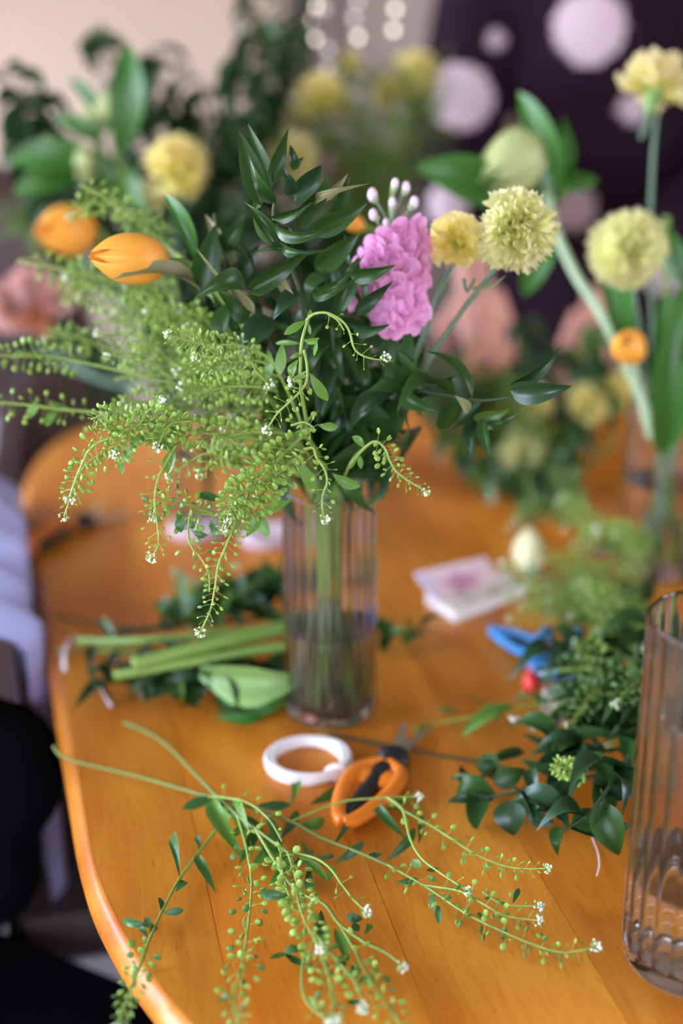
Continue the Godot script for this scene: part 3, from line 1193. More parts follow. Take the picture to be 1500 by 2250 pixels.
	raceme(t, G("470 1750 .02; 540 1762 .03; 590 1800 .032; 620 1850 .026"), 12, 0.0022, {"each": true, "head": false})
	for q in [["555 1880; 500 1770", 0.016, 1], ["470 1752; 400 1778", 0.014, 0], ["475 1755; 520 1870", 0.018, 1], ["640 1768; 645 1718", 0.011, 1], ["560 1770; 640 1768", 0.012, 0], ["615 1842; 655 1782", 0.013, 0], ["655 1815; 715 1800", 0.014, 1], ["680 1768; 760 1722", 0.014, 0]]:
		cleaf(t, q[0], q[1], 15, q[2] == 0, q[2])
	for q in [["690 1888; 663 1845", 0.011], ["682 1890; 685 1958", 0.008], ["692 1888; 735 1880", 0.006], ["590 1830; 640 1905", 0.014], ["640 1970; 566 1965", 0.011], ["668 2090; 622 2095", 0.010], ["672 2120; 625 2092", 0.010], ["592 2106; 640 2098", 0.010], ["760 2010; 795 2020", 0.010], ["770 2042; 790 2035", 0.010], ["800 2055; 812 2028", 0.007], ["725 2070; 690 2030", 0.012], ["760 2115; 740 2130", 0.008], ["785 2150; 775 2118", 0.009], ["788 2152; 825 2155", 0.011], ["797 2200; 760 2200", 0.009], ["675 2190; 698 2212", 0.007], ["720 1935; 740 1905", 0.012]]:
		cleaf(t, q[0], q[1], rng.randf_range(-35, 45), rng.randf() < 0.6, rng.randi() % 3)
	for q in [["705 2000; 690 2075", 0.012], ["735 2040; 762 2110", 0.012], ["585 1800; 620 1900", 0.013], ["600 1840; 560 1905", 0.012], ["480 1760; 505 1800", 0.012], ["545 1790; 500 1845", 0.012], ["585 1860; 625 1850", 0.014], ["640 1900; 690 1870", 0.012], ["500 1775; 540 1850", 0.013], ["530 1800; 590 1880", 0.014], ["560 1830; 530 1890", 0.012], ["600 1850; 650 1925", 0.012], ["480 1765; 470 1830", 0.010], ["640 1880; 600 1950", 0.010], ["655 1880; 720 1935", 0.011]]:
		cleaf(t, q[0], q[1], rng.randf_range(-35, 45), rng.randf() < 0.5, rng.randi() % 3)

	# spray three: the single shoot that runs over the rim
	t = thing("cress_spray", "single thin cress shoot running over the rounded table rim with its tip in the air", "foliage", Vector3.ZERO, "cress sprays lying on the table")
	raceme(t, G("480 1815 .016; 440 1868 .01; 395 1930 .008; 358 1998 .008; 330 2060 .01; 312 2110 .016; 290 2165 .02; 272 2215 .022; 258 2262 .024"), 34, 0.0026, {"each": true, "ped": 0.0085, "from": 0.56, "r0": 0.0014, "pod_mat": M.pod_b})
	for q in [["395 1928; 372 1838", 0.010], ["432 1880; 468 1950", 0.011], ["442 1866; 428 1838", 0.007], ["385 1960; 410 1935", 0.009], ["358 2005; 404 2000", 0.009], ["355 2005; 350 1972", 0.007], ["330 2035; 266 2022", 0.009], ["328 2040; 322 2015", 0.008], ["328 2050; 338 2030", 0.009], ["325 2060; 302 2040", 0.006]]:
		cleaf(t, q[0], q[1], rng.randf_range(-20, 40), true, rng.randi() % 2)
	# loose thin stem behind the scissors
	var l := thing("cut_stem", "bare thin cut stem lying behind the scissors", "stem", Vector3.ZERO, "cut stems on the table")
	stem(l, G("720 1612 .003; 800 1628 .003; 900 1648 .004; 1040 1672 .006; 1130 1690 .008"), 0.0016, 0.0012, M.bark, 6)

# ---------------------------------------------------------------- the big bouquet in the middle vase
func in_vase(o: Vector3, a: float, spread := 0.026, h := 0.222, lo := 0.018) -> PackedVector3Array:
	# down through the neck to the floor of the vase, leaning across it
	var d := Vector3(cos(a), 0, -sin(a))
	return PackedVector3Array([o + d * spread * 0.7 + Vector3(0, h + 0.02, 0), o + d * spread * 0.25 + Vector3(0, h * 0.55, 0), o - d * spread + Vector3(0, lo, 0)])

func cat(a: PackedVector3Array, b: PackedVector3Array) -> PackedVector3Array:
	var o := a.duplicate()
	o.append_array(b)
	return o

func rev(a: PackedVector3Array) -> PackedVector3Array:
	var o := a.duplicate()
	o.reverse()
	return o

func rl(t: Node3D, s: String, z0: float, z1: float, wpx: float, roll: float, v: int, m: Material) -> void:
	var n := s.split_floats(" ", false)
	var a := P(n[0], n[1], z0)
	leaf(t, "ruscus", v, a, P(n[2], n[3], z1), wpx * z0 / F, roll, m)

func bouquet() -> void:
	var gr := "ruscus branches of the middle bouquet"
	var rm := [M.ruscus, M.ruscus_b, M.ruscus]
	# the tall sharp ruscus in front
	var t := thing("ruscus_branch", "tall dark green ruscus branch standing sharp at the top of the middle bouquet", "foliage", Vector3.ZERO, gr)
	stem(t, cat(W("604 440 1.065; 601 474 1.07; 613 518 1.075; 629 549 1.08; 643 595 1.09; 657 635 1.095; 668 690 1.11; 690 760 1.13; 700 950 1.18"), in_vase(V1, 2.6)), 0.0014, 0.0026, M.bark, 6)
	rl(t, "574 452 524 286", 1.07, 1.06, 48, 4, 0, M.ruscus)
	rl(t, "594 420 543 271", 1.08, 1.075, 42, -8, 0, M.ruscus)
	rl(t, "597 402 634 280", 1.075, 1.06, 36, 18, 3, M.ruscus)
	rl(t, "604 446 546 350", 1.06, 1.045, 30, -12, 2, M.ruscus)
	rl(t, "640 428 622 368", 1.055, 1.04, 30, 10, 1, M.ruscus_b)
	rl(t, "648 442 706 362", 1.07, 1.05, 40, -22, 3, M.ruscus_b)
	rl(t, "650 470 724 384", 1.075, 1.06, 46, 40, 1, M.ruscus)
	rl(t, "696 432 764 384", 1.09, 1.07, 24, 30, 1, M.ruscus_tan)
	rl(t, "684 448 784 406", 1.08, 1.05, 20, -10, 4, M.ruscus_tan)
	rl(t, "730 500 768 388", 1.12, 1.10, 36, 10, 0, M.ruscus)
	rl(t, "688 512 806 448", 1.10, 1.08, 46, 12, 0, M.ruscus)
	rl(t, "596 480 686 446", 1.05, 1.03, 24, 20, 1, M.ruscus)
	rl(t, "600 482 740 508", 1.05, 1.02, 26, 35, 4, M.ruscus)
	rl(t, "612 545 536 443", 1.06, 1.05, 30, 15, 1, M.ruscus)
	rl(t, "600 535 556 456", 1.075, 1.07, 26, -20, 1, M.ruscus_c)
	rl(t, "622 530 702 558", 1.06, 1.035, 20, 30, 4, M.ruscus)
	rl(t, "640 372 668 344", 1.08, 1.07, 16, 0, 0, M.ruscus)
	rl(t, "646 375 638 318", 1.095, 1.09, 20, 10, 1, M.ruscus_b)
	rl(t, "546 645 706 534", 1.05, 1.03, 46, 22, 3, M.ruscus)
	rl(t, "545 642 436 640", 1.05, 1.02, 46, 40, 2, M.ruscus)
	rl(t, "692 592 790 512", 1.12, 1.10, 48, 14, 0, M.ruscus)
	rl(t, "686 626 790 586", 1.10, 1.07, 20, 30, 4, M.ruscus)
	rl(t, "684 642 776 622", 1.09, 1.06, 20, 20, 4, M.ruscus)
	rl(t, "752 540 772 612", 1.13, 1.12, 26, 12, 1, M.ruscus)
	rl(t, "625 560 568 548", 1.07, 1.05, 14, 30, 4, M.ruscus)
	rl(t, "632 498 640 566", 1.08, 1.09, 28, 10, 1, M.ruscus_b)
	rl(t, "655 500 700 440", 1.10, 1.09, 34, 10, 0, M.ruscus)
	rl(t, "586 600 640 640", 1.08, 1.07, 34, -10, 2, M.ruscus_tan)
	rl(t, "655 640 600 700", 1.09, 1.08, 36, 20, 1, M.ruscus_b)
	rl(t, "590 440 562 400", 1.075, 1.07, 18, 0, 1, M.ruscus_c)
	rl(t, "560 460 583 400", 1.085, 1.08, 20, 0, 1, M.ruscus_c)
	# left one, a little behind
	t = thing("ruscus_branch", "ruscus branch with broad dark leaves beside the long orange tulip bud", "foliage", Vector3.ZERO, gr)
	var s := stem(t, cat(W("470 470 1.16; 490 560 1.16; 540 660 1.15; 600 760 1.16; 660 900 1.18"), in_vase(V1, 2.1)), 0.0012, 0.0024, M.bark, 6)
	rl(t, "434 655 474 492", 1.15, 1.14, 60, 6, 0, M.ruscus)
	rl(t, "560 690 430 545", 1.10, 1.09, 26, 30, 3, M.ruscus_tan)
	rl(t, "545 700 480 640", 1.12, 1.10, 60, 20, 1, M.ruscus)
	rl(t, "600 700 520 780", 1.13, 1.12, 58, 20, 1, M.ruscus_b)
	rl(t, "440 640 250 606", 1.15, 1.10, 46, 50, 1, M.ruscus_tan)
	rl(t, "470 560 540 470", 1.17, 1.16, 40, 10, 1, M.ruscus)
	rl(t, "510 620 570 540", 1.16, 1.15, 40, 10, 0, M.ruscus_b)
	rl(t, "520 600 450 470", 1.18, 1.17, 34, 0, 1, M.ruscus_tan)
	leaves_along(t, s, 20, 0.1, 0.6, "ruscus", 0.048, 0.015, 0.9, rm, 0.2)
	# right one in front of the pink stock
	t = thing("ruscus_branch", "ruscus branch whose dark leaves cross the lower part of the pink stock", "foliage", Vector3.ZERO, gr)
	s = stem(t, cat(W("760 520 1.15; 740 600 1.13; 730 700 1.13; 735 800 1.14; 735 950 1.18"), in_vase(V1, 1.0)), 0.0012, 0.0024, M.bark, 6)
	rl(t, "768 604 868 584", 1.10, 1.08, 34, 20, 1, M.ruscus)
	rl(t, "780 690 866 616", 1.09, 1.08, 34, 20, 3, M.ruscus_b)
	rl(t, "772 710 854 716", 1.10, 1.07, 34, 40, 1, M.ruscus_b)
	rl(t, "740 690 790 560", 1.12, 1.12, 40, 0, 1, M.ruscus)
	rl(t, "735 640 720 540", 1.12, 1.12, 34, 0, 0, M.ruscus_b)
	rl(t, "880 830 900 720", 1.13, 1.13, 40, 10, 0, M.ruscus)
	rl(t, "845 800 860 720", 1.15, 1.15, 36, 10, 0, M.ruscus)
	leaves_along(t, s, 26, 0.1, 0.66, "ruscus", 0.05, 0.016, 0.9, rm, 0.25)
	# the low one reaching out to the right
	t = thing("ruscus_branch", "low ruscus branch reaching out sideways with two glossy leaves above the far yellow blooms", "foliage", Vector3.ZERO, gr)
	s = stem(t, cat(W("1118 872 1.10; 1060 880 1.11; 980 868 1.12; 900 860 1.13; 820 880 1.15; 760 980 1.18"), in_vase(V1, 0.2)), 0.0011, 0.0024, M.bark, 6)
	rl(t, "1120 858 1256 850", 1.08, 1.06, 50, 16, 1, M.ruscus_b)
	rl(t, "1118 845 1232 764", 1.09, 1.07, 30, 34, 1, M.ruscus_b)
	rl(t, "1040 920 1120 900", 1.12, 1.11, 30, 20, 1, M.ruscus_c)
	rl(t, "1060 920 1085 1015", 1.11, 1.10, 26, 20, 1, M.ruscus)
	rl(t, "1035 925 1040 1010", 1.13, 1.12, 28, 20, 1, M.ruscus_b)
	rl(t, "1030 905 1000 870", 1.11, 1.10, 22, 20, 1, M.ruscus_tan)
	rl(t, "960 850 1005 822", 1.13, 1.12, 24, 20, 1, M.ruscus_b)
	rl(t, "900 850 830 790", 1.13, 1.11, 40, 20, 0, M.ruscus)
	rl(t, "880 860 960 905", 1.12, 1.10, 36, 20, 1, M.ruscus)
	rl(t, "1050 930 1140 915", 1.12, 1.11, 18, 20, 4, M.ruscus)
	leaves_along(t, s, 18, 0.12, 0.66, "ruscus", 0.05, 0.016, 0.8, rm, 0.2)
	# two leafy ones filling the dark middle
	for q in [["ruscus branch deep in the middle bouquet under the tall one", "720 700 1.16; 760 790 1.17; 770 900 1.19", 1.4], ["ruscus branch low in the middle bouquet above the vase mouth", "880 960 1.15; 830 960 1.17; 780 1000 1.19", 0.6], ["ruscus branch hidden behind the cress sprays of the middle bouquet", "600 830 1.20; 650 900 1.20; 690 980 1.20", 2.8], ["ruscus branch at the back of the middle bouquet between the stock and the carnations", "900 700 1.22; 860 780 1.21; 800 900 1.20", 1.8]]:
		t = thing("ruscus_branch", q[0], "foliage", Vector3.ZERO, gr)
		s = stem(t, cat(W(q[1]), in_vase(V1, q[2])), 0.0012, 0.0024, M.bark, 6)
		leaves_along(t, s, 30, 0.0, 0.62, "ruscus", 0.056, 0.018, 1.0, rm, 0.3)

	cress_of_bouquet()

	# pink stock
	t = thing("stock_flower", "pink stock spike in full bloom in the middle bouquet", "flower")
	s = stem(t, cat(W("862 408 1.17; 858 480 1.17; 868 560 1.17; 874 640 1.17; 872 740 1.17; 840 860 1.18; 770 1000 1.19"), in_vase(V1, 0.9)), 0.0014, 0.0026, M.green_stem, 7)
	var fl := [[905, 495], [880, 505], [850, 530], [920, 530], [835, 545], [890, 545], [862, 560], [915, 570], [800, 575], [825, 580], [845, 600], [885, 595], [920, 610], [800, 610], [870, 630], [910, 645], [820, 640], [895, 680], [845, 660], [880, 700], [920, 680], [845, 695], [860, 715], [905, 705], [788, 655], [875, 660], [830, 560], [930, 555], [812, 598], [900, 625]]
	for q in fl:
		var ax := Vector2(868, q[1])
		var off: float = (q[0] - 868) / 62.0
		var z := 1.155 - 0.022 * sqrt(maxf(0.0, 1.0 - off * off))
		var c := P(q[0], q[1], z)
		var face := (Vector3(off * 1.1, rng.randf_range(-0.25, 0.35), 0.85 - absf(off) * 0.4)).normalized()
		var fb := MB.new()
		fb.ball(Vector3.ZERO, Basis().scaled(Vector3(0.0016, 0.0016, 0.0016)), 4, 6)
		var node := put("floret", fb.mesh(), M.stock_eye, t, Transform3D(Basis(), c))
		var fr := frame(face, Vector3.UP)
		for k in 4:
			var out := (fr.x.rotated(face, TAU * k / 4.0 + q[0])) * 0.93 + face * 0.36
			var pb := frame(out, face)
			var sz := rng.randf_range(0.0125, 0.0155)
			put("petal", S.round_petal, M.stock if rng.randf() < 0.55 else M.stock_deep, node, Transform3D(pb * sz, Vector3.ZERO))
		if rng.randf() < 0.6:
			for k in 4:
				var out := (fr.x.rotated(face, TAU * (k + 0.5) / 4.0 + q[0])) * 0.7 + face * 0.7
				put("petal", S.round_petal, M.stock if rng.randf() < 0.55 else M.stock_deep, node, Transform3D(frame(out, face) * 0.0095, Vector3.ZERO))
	for q in [[818, 428, 16], [868, 404, 13], [892, 412, 14], [862, 446, 13], [910, 445, 15], [820, 472, 14], [848, 490, 11]]:
		var c := P(q[0], q[1], 1.165)
		var r: float = q[2] * 0.92 / F
		var bm := MB.new()
		bm.ball(c, frame((c - P(862, 520, 1.17)).normalized(), Vector3.RIGHT).scaled(Vector3(0.85, 1.25, 0.85) * r), 6, 8, Color(1, 1, 1))
		bm.ball(c - (c - P(862, 520, 1.17)).normalized() * r * 0.9, Basis().scaled(Vector3.ONE * r * 0.75), 5, 8, Color(0.42, 0.66, 0.35))
		bm.tube(PackedVector3Array([P(859, q[1] + 70, 1.17), c.lerp(P(859, q[1] + 70, 1.17), 0.35), c]), 0.0009, 0.0008, 5, Color(0.35, 0.55, 0.3))
		put("bud", bm.mesh(), M.stock_bud, t)

	# carnations
	carnation("lime green carnation in the middle bouquet, facing the camera beside the yellow one", "carnations of the middle bouquet", P(1140, 512, 1.125), Vector3(0.12, -0.02, 1).normalized(), 82 * 1.125 / F, M.carn_green, cat(W("1098 570 1.15; 1060 625 1.155; 1010 690 1.16; 950 780 1.165; 880 900 1.175; 790 1010 1.19"), in_vase(V1, 0.3)), M.blue_stem, 64)
	carnation("small yellow carnation in the middle bouquet right beside the lime green one", "carnations of the middle bouquet", P(1003, 524, 1.15), Vector3(-0.1, 0.55, 1).normalized(), 62 * 1.15 / F, M.carn_yellow, cat(W("965 640 1.165; 930 740 1.17; 880 850 1.18; 790 1000 1.19"), in_vase(V1, 0.7)), M.blue_stem, 24, "smooth_petal")
	# a side shoot with a narrow leaf below the yellow carnation
	var ln := thing("carnation_shoot", "bare carnation side shoot with a narrow pale leaf under the yellow carnation", "stem")
	stem(ln, W("1018 612 1.15; 1025 640 1.155; 1042 612 1.15"), 0.0012, 0.0016, M.blue_stem, 6)
	leaf(ln, "strap", 0, P(1035, 632, 1.15), P(1112, 607, 1.14), 0.006, 40, M.ruscus_tan)

	# tulips of the middle bouquet
	tulip("long orange tulip bud lying level at the side of the middle bouquet", "orange tulips", P(362, 574, 1.14), P(196, 562, 1.10), M.tulip, cat(W("430 600 1.155; 520 690 1.165; 610 850 1.18; 690 1010 1.19"), in_vase(V1, 2.4)), M.green_stem)
	tulip("orange tulip half hidden behind the top of the ruscus beside the stock", "orange tulips", P(800, 500, 1.33), P(748, 478, 1.32), M.tulip, cat(W("830 540 1.31; 850 700 1.25; 800 1000 1.2"), in_vase(V1, 1.2)), M.green_stem)
	var tl := thing("tulip_leaf", "upright pointed tulip leaf between the orange bud and the ruscus", "leaf")
	leaf(tl, "strap", 2, P(430, 575, 1.18), P(362, 424, 1.17), 34 * 1.18 / F, 20, M.tulip_leaf)
	leaf(tl, "strap", 0, P(560, 800, 1.19), P(425, 570, 1.18), 30 * 1.18 / F, 10, M.tulip_leaf)
	# stems seen in the water
	for q in [["pale thick tulip stem in the middle vase, leaning to the table rim side", 0.0052, 3.0, M.pale_stem, 0.022], ["thick green stem in the middle vase, leaning the other way", 0.0045, 0.1, M.green_stem, 0.026], ["pale stem in the front of the middle vase", 0.0032, 4.4, M.pale_stem, 0.014], ["thin dark stem in the middle vase", 0.0024, 5.2, M.blue_stem, 0.02], ["thin bare stem at the back of the middle vase", 0.0032, 1.6, M.bark, 0.026], ["dark olive stem close to the glass of the middle vase", 0.0040, 0.6, M.bark, 0.022], ["olive green stem behind the pale ones in the middle vase", 0.0042, 2.2, M.green_stem, 0.018], ["dark green stem low in the middle vase", 0.0036, 5.8, M.bark, 0.028], ["mossy stem crossing the others in the middle vase", 0.0034, 3.7, M.bark, 0.026]]:
		var st := thing("flower_stem", q[0], "stem", Vector3.ZERO, "stems in the middle vase")
		var d := Vector3(cos(q[2]), 0, -sin(q[2]))
		var sp: float = q[4]
		stem(st, PackedVector3Array([V1 + Vector3(0, 0.016, 0) + d * sp, V1 + Vector3(0, 0.12, 0) + d * sp * 0.2, V1 + Vector3(0, 0.24, 0) - d * 0.012, V1 + Vector3(0, 0.32, 0) - d * 0.03]), q[1], q[1] * 0.8, q[3], 10)

func spray(label: String, leaves: Array) -> Node3D:
	var t := thing("cress_spray", label, "foliage", Vector3.ZERO, "cress sprays of the middle bouquet")
	for q in leaves:
		var p := W(q[0])
		leaf(t, "cress", rng.randi() % 3, p[0], p[1], q[1], q[2], M.cress_leaf)
	return t

func cress_of_bouquet() -> void:
	var A := {"each": true, "ped": 0.0085}
	# in front, bright
	var t := spray("bright curling cress spray in front of the dark ruscus leaves", [["672 705 1.06; 624 735 1.055", 0.009, 10], ["682 700 1.06; 681 680 1.055", 0.004, 0], ["678 710 1.06; 682 735 1.06", 0.004, 20], ["665 745 1.06; 700 745 1.055", 0.007, 40], ["695 745 1.055; 690 782 1.05", 0.005, 10], ["655 790 1.06; 638 830 1.06", 0.009, 30], ["668 785 1.06; 638 785 1.055", 0.005, 40], ["672 815 1.055; 628 848 1.05", 0.008, 20], ["680 820 1.06; 720 880 1.07", 0.012, 10], ["620 755 1.08; 616 822 1.08", 0.012, 10]])
	stem(t, cat(W("680 690 1.06; 664 745 1.06; 660 790 1.065; 662 860 1.08; 680 960 1.13"), in_vase(V1, 4.0)), 0.0011, 0.0017, M.cress_stem, 6)
	raceme(t, W("672 705 1.06; 690 690 1.055; 720 688 1.05; 752 706 1.05; 768 730 1.05; 778 765 1.05; 798 782 1.05; 830 790 1.05; 846 786 1.05"), 12, 0.0013, {"each": true, "ped": 0.009, "from": 0.45, "r0": 0.0012})
	raceme(t, W("720 690 1.05; 740 702 1.05; 756 726 1.05"), 4, 0.0015, {"each": true, "head": false})
	raceme(t, W("668 770 1.06; 674 800 1.055; 674 835 1.05; 660 860 1.05; 634 885 1.05; 608 910 1.05; 588 942 1.05"), 16, 0.0019, {"each": true, "ped": 0.009, "from": 0.35, "r0": 0.0012})
	raceme(t, W("672 825 1.055; 655 835 1.05; 643 838 1.05"), 3, 0.0014, {"each": true})
	# left fan
	t = spray("cress spray with a white flower head fanning out level above the long pod covered arms", [["660 755 1.10; 606 755 1.11", 0.006, 20], ["590 770 1.12; 590 830 1.12", 0.012, 10]])
	stem(t, cat(W("560 770 1.09; 600 800 1.10; 650 900 1.13; 690 1000 1.16"), in_vase(V1, 3.6)), 0.0011, 0.0018, M.cress_stem, 6)
	raceme(t, W("560 770 1.09; 520 758 1.08; 470 757 1.07; 420 750 1.065; 372 735 1.06"), 46, 0.0022, A)
	raceme(t, W("590 800 1.10; 540 790 1.09; 490 800 1.08; 460 810 1.075; 433 788 1.07"), 60, 0.0022, {"each": true, "ped": 0.010})
	raceme(t, W("545 770 1.10; 560 810 1.09; 575 830 1.085; 590 845 1.08"), 6, 0.0016, {"each": true, "from": 0.8})
	raceme(t, W("610 860 1.12; 560 850 1.11; 500 850 1.11; 440 862 1.11; 400 850 1.11"), 70, 0.0024, {"ped": 0.010})
	raceme(t, W("620 830 1.13; 570 810 1.13; 500 780 1.14; 440 745 1.14; 410 720 1.15"), 60, 0.0022, {"ped": 0.010})
	# the long pod covered arm to the left, sharp
	t = spray("long pod covered cress spray arching out sideways and drooping over the empty table", [["310 950 1.03; 262 1020 1.04", 0.010, 10], ["268 1015 1.04; 268 1042 1.04", 0.006, 10], ["420 940 1.05; 355 985 1.05", 0.008, 30], ["380 970 1.05; 372 1040 1.05", 0.009, 10], ["375 985 1.05; 335 968 1.05", 0.010, 20]])
	stem(t, cat(W("480 962 1.07; 560 950 1.09; 640 960 1.12; 690 1020 1.16"), in_vase(V1, 3.2)), 0.0012, 0.0019, M.cress_stem, 6)
	raceme(t, W("660 955 1.13; 580 965 1.10; 500 958 1.08; 430 948 1.06; 380 932 1.05; 340 925 1.045; 300 930 1.04; 250 948 1.035; 222 925 1.03"), 130, 0.0027, {"each": true, "ped": 0.0105, "head": false})
	raceme(t, W("300 940 1.035; 240 962 1.03; 200 985 1.03; 178 1025 1.03; 162 1065 1.03; 153 1095 1.03"), 34, 0.0023, {"each": true, "ped": 0.0095, "r0": 0.0013})
	raceme(t, W("330 955 1.05; 260 995 1.05; 210 1005 1.045; 175 1040 1.045; 158 1085 1.045; 141 1135 1.05"), 26, 0.0021, {"ped": 0.009})
	raceme(t, W("320 915 1.04; 290 955 1.03; 270 980 1.025; 252 995 1.02"), 30, 0.0022, {"each": true, "ped": 0.009})
	raceme(t, W("420 925 1.05; 376 932 1.04; 358 955 1.035; 346 982 1.03"), 26, 0.0023, {"each": true, "ped": 0.009})
	raceme(t, W("320 910 1.05; 335 895 1.045; 352 878 1.04"), 5, 0.0014, {"each": true, "from": 0.3})
	raceme(t, W("400 950 1.06; 330 940 1.06; 280 925 1.06; 230 912 1.06; 205 920 1.06"), 50, 0.0025, {"each": true, "ped": 0.010, "head": false})
	# the two tails hanging down in front
	t = spray("cress spray hanging straight down with a single white flower head against the table", [["382 985 1.04; 365 1040 1.04", 0.010, 20]])
	stem(t, cat(W("380 985 1.05; 430 950 1.07; 520 930 1.10; 620 950 1.13; 690 1030 1.16"), in_vase(V1, 3.3)), 0.0011, 0.0018, M.cress_stem, 6)
	raceme(t, W("385 980 1.04; 368 1010 1.035; 348 1050 1.03; 340 1090 1.03; 342 1130 1.03; 348 1175 1.03; 346 1200 1.03; 334 1224 1.03"), 30, 0.0017, {"each": true, "ped": 0.0092, "from": 0.1})
	raceme(t, W("470 1128 1.07; 430 1115 1.06; 390 1100 1.05; 360 1098 1.045; 342 1115 1.04; 336 1135 1.04"), 34, 0.0023, {"each": true, "ped": 0.009, "pod_mat": M.pod_b})
	raceme(t, W("560 1140 1.09; 500 1135 1.08; 440 1128 1.07; 418 1130 1.065; 415 1190 1.06; 440 1225 1.06; 458 1260 1.06; 460 1300 1.065"), 26, 0.0022, {"each": true, "ped": 0.009, "pod_mat": M.pod_b, "head": false})
	leaf(t, "cress", 1, P(400, 1130, 1.06), P(396, 1170, 1.06), 0.011, 20, M.cress_leaf_b)
	leaf(t, "cress", 1, P(420, 1165, 1.06), P(456, 1178, 1.06), 0.007, 20, M.cress_leaf_b)
	leaf(t, "cress", 0, P(490, 1100, 1.09), P(430, 1088, 1.08), 0.011, 30, M.cress_leaf_b)
	leaf(t, "cress", 0, P(462, 1140, 1.08), P(480, 1185, 1.08), 0.009, 20, M.cress_leaf_b)
	t = spray("cress spray packed with pale round pods drooping in front of the middle vase", [["540 1180 1.08; 570 1130 1.09", 0.012, 20], ["560 1120 1.09; 590 1180 1.09", 0.014, 10], ["640 1100 1.10; 560 1140 1.10", 0.013, 30]])
	stem(t, cat(W("640 985 1.08; 670 960 1.10; 700 1000 1.15"), in_vase(V1, 4.4)), 0.0013, 0.0018, M.cress_stem, 6)
	raceme(t, W("660 960 1.08; 630 990 1.065; 595 1025 1.055; 560 1062 1.05; 530 1085 1.045; 510 1105 1.04; 500 1138 1.04"), 105, 0.0030, {"each": true, "ped": 0.0115})
	raceme(t, W("640 1010 1.085; 600 1060 1.07; 560 1100 1.06; 525 1130 1.05; 498 1162 1.045"), 70, 0.0027, {"each": true, "ped": 0.0105})
	raceme(t, W("530 1110 1.05; 515 1150 1.045; 500 1190 1.04; 480 1240 1.04; 472 1290 1.04; 462 1340 1.04; 440 1388 1.04"), 40, 0.0018, {"each": true, "ped": 0.0088})
	# centre and right curls
	t = spray("cress spray with a wavy tip hanging in front of the vase mouth", [["690 940 1.07; 630 960 1.07", 0.010, 20], ["700 935 1.08; 742 938 1.08", 0.010, 20], ["672 930 1.07; 705 900 1.07", 0.006, 30], ["690 1000 1.08; 720 1030 1.09", 0.006, 10], ["660 1010 1.09; 690 1080 1.10", 0.013, 10]])
	stem(t, cat(W("690 985 1.06; 665 990 1.07; 660 1030 1.10; 690 1080 1.15"), in_vase(V1, 4.8)), 0.0011, 0.0017, M.cress_stem, 6)
	raceme(t, W("668 990 1.065; 688 984 1.055; 695 1005 1.05; 712 1030 1.05; 718 1060 1.05; 708 1090 1.05; 708 1120 1.05; 713 1140 1.05"), 20, 0.0017, {"each": true, "ped": 0.0085, "from": 0.1, "r0": 0.0012})
	raceme(t, W("640 935 1.07; 668 928 1.06; 690 940 1.055"), 10, 0.0022, {"each": true, "head": false})
	t = spray("cress spray curling over on the stock side above the vase mouth", [["795 985 1.08; 768 1030 1.08", 0.007, 20], ["800 985 1.08; 775 958 1.08", 0.008, 20], ["790 1000 1.08; 792 1030 1.08", 0.007, 10], ["730 1040 1.10; 790 1070 1.10", 0.012, 20]])
	stem(t, cat(W("770 1015 1.10; 750 1060 1.14"), in_vase(V1, 5.2)), 0.0011, 0.0017, M.cress_stem, 6)
	raceme(t, W("768 1022 1.08; 800 985 1.07; 825 970 1.065; 845 985 1.06; 855 1010 1.06; 870 1035 1.055; 895 1055 1.05; 934 1078 1.05"), 34, 0.0020, {"each": true, "ped": 0.008, "r0": 0.0013, "from": 0.3})
	# long blurred arms leaving the frame
	t = spray("long straight cress arm with sparse pods pointing out of the bouquet, the upper of two", [])
	stem(t, cat(W("200 800 1.19; 330 830 1.19; 480 870 1.19; 620 930 1.19; 690 1010 1.2"), in_vase(V1, 3.0)), 0.0012, 0.0018, M.cress_stem, 6)
	raceme(t, W("200 800 1.19; 140 788 1.19; 80 783 1.19; 20 782 1.19; -60 778 1.19"), 46, 0.0027, {"ped": 0.011, "head": false, "r0": 0.0015})
	raceme(t, W("380 830 1.17; 310 790 1.17; 280 775 1.16; 235 782 1.15"), 26, 0.0022, {"ped": 0.009})
	raceme(t, W("360 800 1.2; 300 740 1.2; 215 735 1.2"), 22, 0.0024, {"ped": 0.009})
	t = spray("long straight cress arm with sparse pods pointing out of the bouquet, the lower of two", [["230 905 1.18; 105 880 1.18", 0.009, 40], ["80 880 1.18; 60 920 1.18", 0.012, 20], ["130 900 1.19; 100 935 1.19", 0.010, 20]])
	stem(t, cat(W("200 905 1.18; 330 912 1.18; 480 930 1.18; 620 970 1.18; 690 1030 1.19"), in_vase(V1, 3.1)), 0.0012, 0.0018, M.cress_stem, 6)
	raceme(t, W("240 908 1.18; 140 900 1.18; 60 890 1.18; -30 882 1.18; -80 878 1.18"), 30, 0.0024, {"ped": 0.011, "head": false, "r0": 0.0015})
